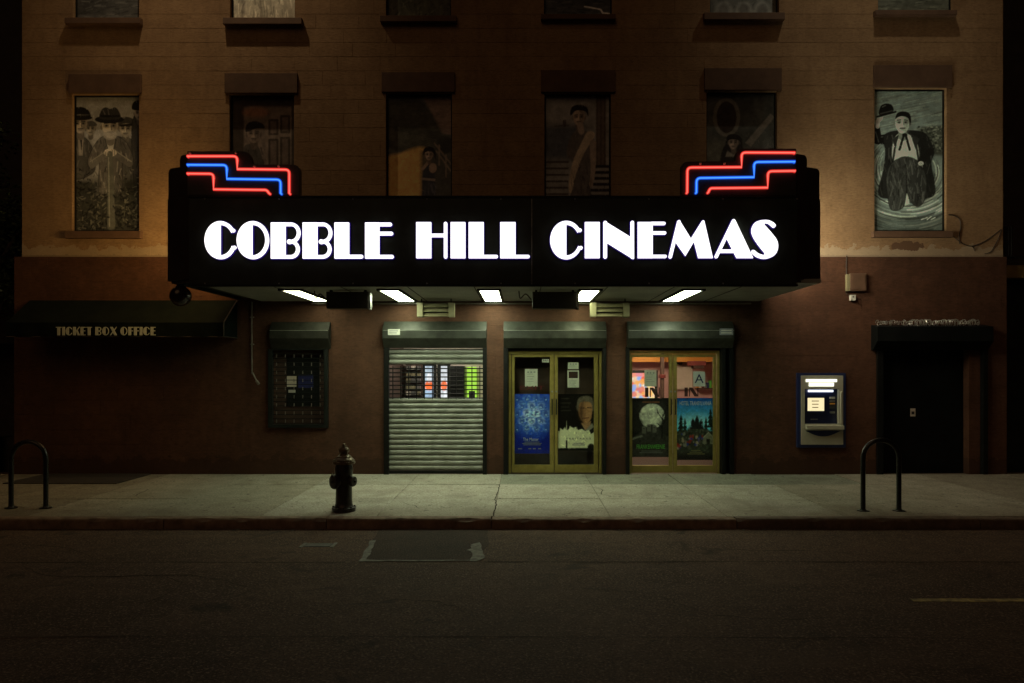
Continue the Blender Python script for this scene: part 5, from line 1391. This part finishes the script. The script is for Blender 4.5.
for k, w_ in enumerate((.30,.22,.16)): MB().box((b[0]+b[1])/2-w_/2, (b[0]+b[1])/2+w_/2, PY-.0025, PY-.0015, b[2]+.10+k*.03, b[2]+.112+k*.03).build('credit_line', worn('yellow_print_%d' % k, (.22,.20,.07), (.30,.27,.10), 9), o)

def notice(px, lab, picture=False, lines=5):
    x0, x1, z0, z1 = X(px[0],12.11), X(px[1],12.11), Z(px[3],12.11), Z(px[2],12.11)
    t = thing('paper_notice', ((x0+x1)/2, PY, z0), lab, 'notice', 'paper notices in the doors')
    MB().box(x0, x1, PY, PY+.003, z0, z1).build('paper', M['white_paper'], t)
    w_, h_ = x1-x0, z1-z0
    if picture: MB().box(x0+.1*w_, x1-.1*w_, PY-.0015, PY-.0005, z0+.55*h_, z1-.06*h_).build('print_block', M['dark_vinyl'], t)
    for k in range(lines):
        zz = z0+h_*(.10+.075*k) if picture else z1-h_*(.14+.70*k/lines)
        if not picture and k == 0:
            for i in range(3): MB().box(x0+w_*(.18+.25*i), x0+w_*(.33+.25*i), PY-.0015, PY-.0005, zz-.022, zz).build('print_block', M['grey_print'], t)
        else: MB().box(x0+.15*w_, x1-w_*rn.uniform(.15,.4), PY-.0015, PY-.0005, zz-.006, zz).build('print_line', M['grey_print'], t)
notice((525,537.5,369,386.5), 'white notice taped above the blue film poster')
notice((567.5,579,370.5,387.5), 'notice with a dark picture above the skyline poster', True, 5)
notice((568,578.5,362.5,369), 'small label at the top of the second door leaf', lines=2)
notice((542,549,359,362.5), 'tiny label in the top corner of the first door leaf', lines=2)
notice((644.5,656.5,370,386.5), 'grey notice hung above the moon poster')
t = thing('grade_card', (X(699,12.11), PY, Z(386,12.11)), 'white inspection card with a large navy letter A', 'sign')
MB().box(X(693.3,12.11), X(705.2,12.11), PY, PY+.003, Z(386.5,12.11), Z(371.5,12.11)).build('paper', M['white_print'], t)
text('letter', 'A', .22, X(699.2,12.11), PY-.002, Z(379.2,12.11), M['blue_ink'], t, .155)
text('door_lettering', 'EXIT', .10, X(532,12.1), .0945, Z(388,12.1), M['red_vinyl'], None, .42)
tag(COL.objects[-1], 'dim red word on the glass above the blue film poster', 'lettering')
def door_word(word, px0, pyt, pyb, material, lab):
    t = thing('door_lettering', (X(px0,12.09), .094, Z(pyb,12.09)), lab, 'lettering')
    cx = X(px0, 12.09); hh = (pyb-pyt)*12.09/F; zt_ = Z(pyt, 12.09)
    for c in word:
        g, d, W = broadway(c)
        Ls = [simplify(L, .008) for L in contours(d, g.xs, g.ys)]
        extrude_loops(Ls, lambda u, v: (cx+u*hh*1.1, zt_-v*hh), .0935, .0955).build('letter', material, t)
        cx += (W+.12)*hh*1.1
door_word('IN', 645, 387.5, 397, M['dark_vinyl'], 'dark word on the glass above the moon poster')
door_word('IN', 684.5, 387.5, 396.5, M['dark_vinyl'], 'dark word on the glass below the inspection card')

# ================================================================== lobby contents
def lit_poster(x0, x1, z0, z1, y, lab, paint, frame='black_metal'):
    t = thing('lit_poster_case', ((x0+x1)/2, y, z0), lab, 'poster case')
    lattice(x0-.06, x1+.06, z0-.06, z1+.06, [(x0, x1, z0, z1)], y-.05, y+.05).build('frame', M[frame], t)
    paint.mesh('picture', x0, x1, z0, z1, y, M['lit_poster'], t)
p = Paint(30, 44, 60, (.9,.55,.35)); p.tex(.25, 5)
for k in range(60):
    x, y = rn.uniform(0,30), rn.uniform(0,44); p.fill(p.ell(x,y,rn.uniform(1,4),rn.uniform(1,5)), rn.choice([(.95,.10,.06),(1,.42,.10),(.25,.45,.95),(1,.95,.85),(1,.75,.3),(.85,.2,.15)]), 1.5, .85)
p.fill(p.box(-1,31,-1,5), (1,.25,.2), 2, .8)
D = 15.2; lit_poster(X(628,D), X(654.5,D), Z(404,D), Z(373,D), D-CAMD, 'glowing red and orange poster case inside the right double doors', p)
p = Paint(20, 44, 40, (.45,.55,.62)); p.fill(p.ell(10,24,9,6), (.9,.16,.04), 2); p.fill(p.box(-1,21,30,46), (.30,.42,.55), 2); p.fill(p.ell(10,14,5,6), (.75,.78,.80), 3); p.tex(.25, 8)
D = 14.35; lit_poster(X(424.5,D), X(433.5,D), Z(402,D), Z(366,D), D-CAMD, 'narrow glowing blue and orange display behind the shutter grille, left of its pair', p)
p2_ = Paint(20, 44, 40, (.62,.66,.68)); p2_.fill(p2_.ell(10,24,9,6), (.9,.18,.06), 2); p2_.fill(p2_.box(-1,21,32,46), (.70,.74,.75), 2); p2_.tex(.25, 8)
lit_poster(X(440.5,D), X(447.5,D), Z(402,D), Z(366,D), D-CAMD, 'narrow glowing white and orange display behind the shutter grille, right of its pair', p2_)
t = thing('green_panel', (X(471,14.3), 14.3-CAMD, Z(402,14.3)), 'glowing lime green panel behind the shutter grille', 'panel')
MB().box(X(467,14.3), X(476.5,14.3), 2.30, 2.36, Z(402,14.3), Z(367,14.3)).build('panel', M['green_panel'], t)
MB().box(X(469,14.3), X(475,14.3), 2.285, 2.298, Z(398,14.3), Z(391,14.3)).build('dark_emblem', M['ink'], t, bevel=.003)
rk = thing('leaflet_rack', (X(413,14.2), 2.2, 0), 'dark rack of boxes behind the shutter grille', 'rack')
MB().box(X(405,14.2), X(422,14.2), 2.26, 2.38, 0, Z(364,14.2)).build('back', M['dark_wall'], rk)
for k in range(6):
    z = Z(402,14.2)+k*.13
    MB().box(X(405.5,14.2), X(421.5,14.2), 2.12, 2.255, z, z+.012).build('shelf', M['guide'], rk)
    for i in range(3):
        x = X(406.5+i*5,14.2); MB().box(x, x+.085, 2.14, 2.25, z+.013, z+.09).build('carton', M[rn.choice(['beige_metal','steel','cream'])], rk)
cb = thing('cabinet', (X(458,14.2), 2.2, 0), 'grey cabinet behind the shutter grille beside the green panel', 'cabinet')
MB().box(X(450.5,14.2), X(465,14.2), 2.0, 2.38, 0, Z(366,14.2)).build('carcass', M['roll_dark'], cb, bevel=.01)
for k in range(5): MB().box(X(451.5,14.2), X(464,14.2), 1.985, 1.999, Z(402,14.2)+k*.15, Z(402,14.2)+k*.15+.13).build('drawer', M['guide'], cb, bevel=.004)
ct = thing('concession_counter', (X(690,15), 3, 0), 'cream counter inside the right double doors', 'counter')
MB().box(X(672,15), X(740,15)+.2, 3.0, 3.6, 0, 1.05).build('carcass', M['cream'], ct, bevel=.01)
MB().box(X(671,15), X(740,15)+.22, 2.96, 3.64, 1.052, 1.10).build('worktop', M['dark_wall'], ct, bevel=.01)
rp = thing('ribbed_panel', (X(688,15.8), 4.1, 1.2), 'cream ribbed panel on the pink lobby wall', 'panel')
MB().box(X(678,15.8), X(697,15.8), 4.22, 4.298, 1.35, 1.92).build('backing', M['cream'], rp)
for k in range(11):
    x = X(679+k*1.65,15.8); MB().box(x, x+.02, 4.195, 4.219, 1.37, 1.90).build('rib', M['cream'], rp)
fl = thing('wall_lamp_valance', (X(698,15.6), 3.8, 2.0), 'dark red valance under the orange lobby beam', 'valance')
MB().box(X(690,15.6), X(706,15.6), 3.6, 3.88, 1.90, 2.0).build('board', worn('dark_red_board', (.16,.03,.03), (.22,.05,.04), 4), fl, bevel=.01)
MB().box(X(694,15.6), X(704,15.6), 3.62, 3.86, 1.83, 1.898).build('lower_board', M['dark_wall'], fl, bevel=.01)
sh = thing('snack_shelf', (X(706,15.9), 4.1, 1.35), 'dark shelf of small snack boxes on the pink lobby wall', 'shelf')
MB().box(X(700,15.8), X(722,15.8), 4.10, 4.295, 1.36, 1.385).build('board', M['dark_wall'], sh)
for k in range(8):
    x = X(700.5+k*2.6,15.8); MB().box(x, x+.045, 4.12, 4.25, 1.386, 1.46+.05*((k*7) % 3)).build('snack_box', M[('orange','cream','red_vinyl','steel','atm_blue','green_print')[k % 6]], sh)
pf = thing('dark_door_post', (X(662,15.6), 3.6, 0), 'dark brown post standing inside the right double doors', 'post')
MB().box(X(660,15.6), X(663.5,15.6), 3.5, 3.62, 0, 2.6).build('post', M['dark_wall'], pf, bevel=.008)
MB().box(X(659,15.6), X(664.5,15.6), 3.46, 3.66, 1.62, 1.70).build('bracket', M['red_vinyl'], pf, bevel=.006)
bd = thing('menu_board', (X(684,15.7), 4.2, 1.95), 'framed dark menu board under the orange lobby beam', 'board')
MB().box(X(676,15.7), X(688,15.7), 4.24, 4.296, 1.80, 1.97).build('panel', M['ink'], bd)
for k in range(3): MB().box(X(677,15.7), X(686-k,15.7), 4.232, 4.239, 1.83+k*.045, 1.845+k*.045).build('text_line', M['cream'], bd)
def ceiling_lamp(x, y, w, d_, mt, lab):
    t = thing('ceiling_lamp', (x, y, 2.6), lab, 'ceiling light')
    MB().box(x-w/2-.03, x+w/2+.03, y-d_/2-.03, y+d_/2+.03, 2.575, 2.618).build('tray', M['cream'], t)
    MB().box(x-w/2, x+w/2, y-d_/2, y+d_/2, 2.56, 2.574).build('diffuser', M[mt], t)
ceiling_lamp(X(680), 2.4, .9, .9, 'lobby_lamp', 'lit ceiling lamp in the pink lobby')
ceiling_lamp(X(435), 1.1, .7, .4, 'lobby_lamp2', 'lit ceiling lamp behind the roller shutter')

# ================================================================== cash machine
at = thing('cash_machine', (X(821), -.05, Z(447)), 'lit beige cash machine in a blue surround set in the brown wall', 'cash machine')
D = 11.93
lattice(X(797,D), X(845.5,D), Z(447.5,D), Z(373,D), [(X(801,D), X(842,D), Z(444,D), Z(376,D))], -.085, -.022).build('surround', M['atm_blue'], at, bevel=.006)
lattice(X(800.5,D), X(842.5,D), Z(444.5,D), Z(375.5,D), [(X(804.2,D), X(838,D), Z(424,D), Z(389,D))], -.10, -.03).build('face_plate', M['atm_face'], at, bevel=.005)
MB().box(X(803,D), X(839.5,D), -.012, .0, Z(426,D), Z(388,D)).build('recess_panel', M['atm_dark'], at)
MB().box(X(804.4,D), X(826,D), -.035, -.012, Z(414,D), Z(396,D)).build('screen_bezel', M['atm_dark'], at, bevel=.004)
MB().box(X(808.5,D), X(825.6,D)-.012, -.042, -.0355, Z(411,D), Z(398,D)).build('screen', M['atm_screen'], at)
for k, (a, b) in enumerate(((816,.9),(813.5,.7),(815,.6))):
    MB().box(X(814,D)-.03*b, X(818,D)+.03*b, -.0432, -.0424, Z(401.5+k*3.2,D), Z(400.7+k*3.2,D)).build('screen_text', M['orange'], at)
MB().box(X(805,D), X(836,D), -.112, -.101, Z(382.0,D), Z(379.2,D)).build('sign_light', M['atm_sign'], at, bevel=.004)
MB().box(X(808,D), X(833,D), -.110, -.101, Z(386.4,D), Z(382.6,D)).build('sign_light', M['atm_sign'], at, bevel=.004)
MB().box(X(809,D), X(833.5,D), -.060, -.03, Z(392,D), Z(390,D)).build('strip_light', M['atm_glow'], at)
for k, (h_, mt) in enumerate(((2.2,'plastic_white'),(1.6,'steel'),(1.6,'orange'),(3.2,'ink'),(2,'steel'))):
    y_ = (398, 401.2, 403.8, 407, 412.5)[k]
    MB().box(X(831,D), X(836,D), -.035, -.0125, Z(y_+h_/2,D), Z(y_-h_/2,D)).build('slot', M[mt], at, bevel=.003)
MB().box(X(812,D), X(819,D), -.022, -.0125, Z(420,D), Z(419,D)).build('card_slot', M['steel'], at)
MB().box(X(803.8,D), X(841,D), -.20, -.098, Z(429,D), Z(425,D)).build('ledge', M['atm_face'], at, bevel=.008)
MB().tube([(X(839.3,D), -.13, Z(426,D)), (X(839.3,D), -.13, Z(393,D)), (X(840.5,D), -.11, Z(391.5,D))], .014, 8).build('side_rail', M['atm_face'], at, smooth=True)
sm = [(X(804.5,D)+(X(840,D)-X(804.5,D))*t, Z(430.5,D)-.10*math.sin(math.pi*t)) for t in np.linspace(0, 1, 16)]
MB().prism_y(sm, -.104, -.099).build('blue_crescent', M['atm_blue'], at)

# ================================================================== small wall fittings
ub = thing('utility_box', (X(855.5), -.1, Z(292)), 'brown painted utility box on the wall right of the marquee', 'box')
MB().box(X(847.5), X(863.5), -.11, -.03, Z(291.5), Z(274)).build('case', M['util'], ub, bevel=.008)
MB().box(X(849), X(862), -.117, -.111, Z(290), Z(275.5)).build('cover', M['util'], ub, bevel=.004)
MB().box(X(844.3), X(847.4), -.10, -.03, Z(291.5), Z(275)).build('terminal_strip', M['beige_metal'], ub, bevel=.004)
MB().tube([(X(845.5), -.035, Z(274.5)), (X(845.5), -.03, Z(264)), (X(846), -.03, Z(256))], .009, 6).build('cable', M['cable'], ub)
wb = thing('white_sensor', (X(851), -.06, Z(301)), 'tiny white sensor box below the utility box', 'sensor')
MB().box(X(848.2), X(853.2), -.10, -.03, Z(301), Z(295.5)).build('case', M['plastic_white'], wb, bevel=.006)
MB().lathe([(.012,0),(.012,.008)], (X(850.5), -.10, Z(297.5)), 10, (0,-1,0)).build('lens', M['ink'], wb)
MB().tube(cr([(X(849), -.035, Z(296)), (X(846), -.04, Z(295)), (X(844.5), -.035, Z(292))], 4, False), .006, 6).build('cable', M['cable'], wb)
def cable(pts, lab):
    P = [(X(a), -.018+b*.0, Z(c)) for a, b, c in [(x, 0, y) for x, y in pts]]
    tag(MB().tube(cr(P, 6, False), .008, 6).build('wall_cable', M['cable'], origin=P[0]), lab, 'cable', 'loose cables at the right end of the wall')
cable([(948,215),(954,216),(959,220),(960,228),(958.5,236),(959,244)], 'thin cable dropping beside the far right mural')
cable([(951,235),(958,241),(966,245.5),(973,246),(985,241),(1000,230)], 'loose cable sagging from the far right sill to the wall corner')
cable([(1001,230),(998,238),(994,246),(990,252),(984,254)], 'short cable curving down the right corner of the wall')
cable([(963,244.5),(968,246),(972,247),(974,251)], 'short frayed cable end below the sagging cable')

# ================================================================== street furniture
def bike_rack(px, d, h, w, lab):
    x, y = X(px, d), d-CAMD
    t = thing('bike_rack', (x, y, 0), lab, 'bike rack', 'hoop bike racks on the pavement')
    P = [(x-w/2, y, .004)]+[(x-w/2*math.cos(a), y, h-w/2+w/2*math.sin(a)) for a in np.linspace(0, math.pi, 18)]+[(x+w/2, y, .004)]
    MB().tube(P, .030, 12).build('hoop', M['rack'], t, smooth=True)
    for s_ in (-1, 1):
        MB().lathe([(.075,.003),(.075,.010),(.040,.014),(.034,.024)], (x+s_*w/2, y, 0), 18).build('foot_plate', M['rack'], t, smooth=True)
bike_rack(881, 8.83, .90, .455, 'black hoop bike rack in front of the right hand doorway')
bike_rack(28.5, 9.02, .86, .45, 'black hoop bike rack at the far left of the pavement')

HD = 8.83; hx, hy = X(344, HD), HD-CAMD
hy_ = thing('fire_hydrant', (hx, hy, 0), 'dark fire hydrant with bronze bonnet at the kerb', 'hydrant')
MB().lathe([(.145,.002),(.145,.028),(.150,.032),(.150,.050),(.122,.058),(.112,.075),(.106,.10)], (hx,hy,0), 28).build('base_flange', M['hydrant'], hy_, smooth=True)
MB().lathe([(.106,.095),(.103,.14),(.100,.40),(.104,.44),(.112,.50),(.112,.54),(.104,.57),(.104,.602)], (hx,hy,0), 28).build('barrel', M['hydrant'], hy_, smooth=True)
for k in range(8):
    a = k*math.pi/4+.2; MB().lathe([(.013,0),(.013,.02),(.008,.024)], (hx+.130*math.cos(a), hy+.130*math.sin(a), .048), 6).build('bolt', M['hydrant'], hy_)
bn = MB().lathe([(.100,.595),(.136,.600),(.141,.612),(.138,.632),(.122,.640),(.126,.652),(.112,.668),(.094,.680),(.090,.694),(.070,.706),(.060,.712)], (hx,hy,0), 28).build('bonnet', M['hydrant_top'], hy_, smooth=True)
for k in range(8):
    a = k*math.pi/4+.2; MB().lathe([(.012,0),(.012,.02),(.007,.023)], (hx+.124*math.cos(a), hy+.124*math.sin(a), .632), 6).build('bolt', M['hydrant_top'], bn)
MB().lathe([(.056,.708),(.050,.722)]+[(.066*math.cos(a), .768+.052*math.sin(a)) for a in np.linspace(-.9, 1.1, 9)], (hx,hy,0), 20).build('cap', M['hydrant_top'], hy_, smooth=True)
MB().lathe([(.046,.812),(.046,.824),(.028,.826),(.026,.850),(.018,.856)], (hx,hy,0), 5).build('operating_nut', M['hydrant_top'], hy_)
def nozzle(dirv, r, L, z):
    dirv = Vector(dirv).normalized(); c0 = Vector((hx, hy, z))+dirv*.085
    nz = MB().lathe([(r*.8,0),(r*.8,.03),(r,.034),(r*1.02,L*.7),(r*.9,L*.92),(r*.45,L)], c0, 18, dirv).build('nozzle_cap', M['hydrant'], hy_, smooth=True)
    MB().lathe([(.020,0),(.018,.022)], c0+dirv*L, 5, dirv).build('cap_nut', M['hydrant'], nz)
nozzle((-.72,-.70,0), .092, .085, .385); nozzle((.92,-.38,0), .066, .080, .385)
MB().tube([(hx-.125,hy-.09,.50),(hx-.13,hy-.11,.44),(hx-.10,hy-.135,.42)], .006, 6).build('chain', M['hydrant'], hy_)

# ================================================================== neighbours and tree at the frame edges
nl = thing('left_neighbour', (-12, .8, 0), 'black unlit building at the far left edge', 'building')
MB().box(-20, X(15)-.25, 1.6, 6, -.1, 12).build('wall', M['brick_dark'], nl)
MB().box(-20, X(15)-.02, 1.2, 1.6, 2.3, 2.5).build('ledge', M['brick_dark'], nl)
MB().box(-20, X(15)-.02, .9, 1.2, -.1, .55).build('low_wall', M['brick_dark'], nl)
nr = thing('right_neighbour', (12, .3, 0), 'black unlit shop with a dim mustard fascia at the far right edge', 'building')
MB().box(X(1008), 20, .45, 6, -.1, 12).build('wall', M['brick_dark'], nr)
MB().box(X(1010), 20, .12, .44, Z(277), Z(264)).build('fascia', M['neighbour_sign'], nr, bevel=.01)
MB().box(X(1009), 20, .30, .44, 0, Z(279)).build('dark_shopfront', M['black_metal'], nr)
for k in range(4):
    MB().tube([(X(1004.5+k*3), .05, Z(256)), (X(1004.5+k*3), .05, Z(226))], .014, 6).build('railing_bar', M['guide'], nr)
MB().box(X(1003.4), 10.5, .02, .10, Z(257.5), Z(256)).build('railing_foot', M['guide'], nr)

tr = thing('street_tree', (-9.75, .75, 0), 'dark leafy tree at the far left beside the tan wall', 'tree')
tk = MB()
tk.tube([(-9.75,.75,0),(-9.72,.75,1.2),(-9.80,.78,2.4),(-9.70,.72,3.4),(-9.75,.75,4.6)], [.13,.11,.09,.07,.03], 10)
for a, b in (((-9.78,.77,2.3),(-9.1,.6,3.5)), ((-9.72,.73,3.2),(-10.5,.9,4.2)), ((-9.70,.73,3.4),(-9.2,1.0,4.6)), ((-9.72,.74,3.0),(-9.6,.2,4.2))):
    tk.tube([a, tuple((Vector(a)+Vector(b))/2+Vector((0,0,.12))), b], [.05,.035,.012], 6)
tk.build('trunk', M['bark'], tr, smooth=True)
lf = MB(); rt = random.Random(3)
cl = [(-9.75+rt.gauss(0,.55), .75+rt.gauss(0,.35), 4.0+rt.gauss(0,.75), rt.uniform(.25,.5)) for _ in range(34)]
for k in range(5200):
    c_ = rt.choice(cl); v = Vector((rt.gauss(0,1), rt.gauss(0,1), rt.gauss(0,1))).normalized()*c_[3]*rt.random()**.4
    p0 = Vector(c_[:3])+v
    if p0.x > -8.72 or p0.y < .12: continue
    a = Vector((rt.gauss(0,1), rt.gauss(0,1), rt.gauss(0,1))).normalized(); b = a.orthogonal().normalized(); s2 = rt.uniform(.03,.055)
    lf.quad(tuple(p0-a*s2), tuple(p0+b*s2*.5), tuple(p0+a*s2), tuple(p0-b*s2*.5))
tag(lf.build('crown', M['leaf'], tr), kind='stuff')

# ================================================================== roof line floodlights that wash the two ends of the facade
def gooseneck(x, watts, col, lab):
    t = thing('gooseneck_lamp', (x, 0, 13.0), lab, 'lamp', 'gooseneck floodlights at the roof line')
    P = cr([(x, .0, 12.9), (x, -.4, 13.2), (x, -.95, 13.3), (x, -1.35, 13.15), (x, -1.4, 12.98)], 6, False)
    MB().tube(P, .022, 8).build('arm', M['black_metal'], t, smooth=True)
    MB().lathe([(.03,.18),(.05,.14),(.12,.06),(.19,-.05),(.195,-.055),(.185,-.052),(.11,.05),(.04,.13)], (x,-1.4,12.85), 20).build('shade', M['black_metal'], t, smooth=True)
    L = bpy.data.lights.new('lamp_light', 'SPOT'); L.energy = watts; L.color = col; L.spot_size = R(86); L.spot_blend = 1.0; L.shadow_soft_size = .06
    lo = bpy.data.objects.new('lamp_light', L); COL.objects.link(lo); lo.parent = t; lo.location = (0, -1.4, -.22)
    lo.rotation_euler = (R(33), 0, 0)
gooseneck(X(205), 620, (1.0,.74,.44), 'gooseneck lamp at the roof line above the left windows')
gooseneck(X(862), 390, (1.0,.86,.60), 'gooseneck lamp at the roof line above the right windows')
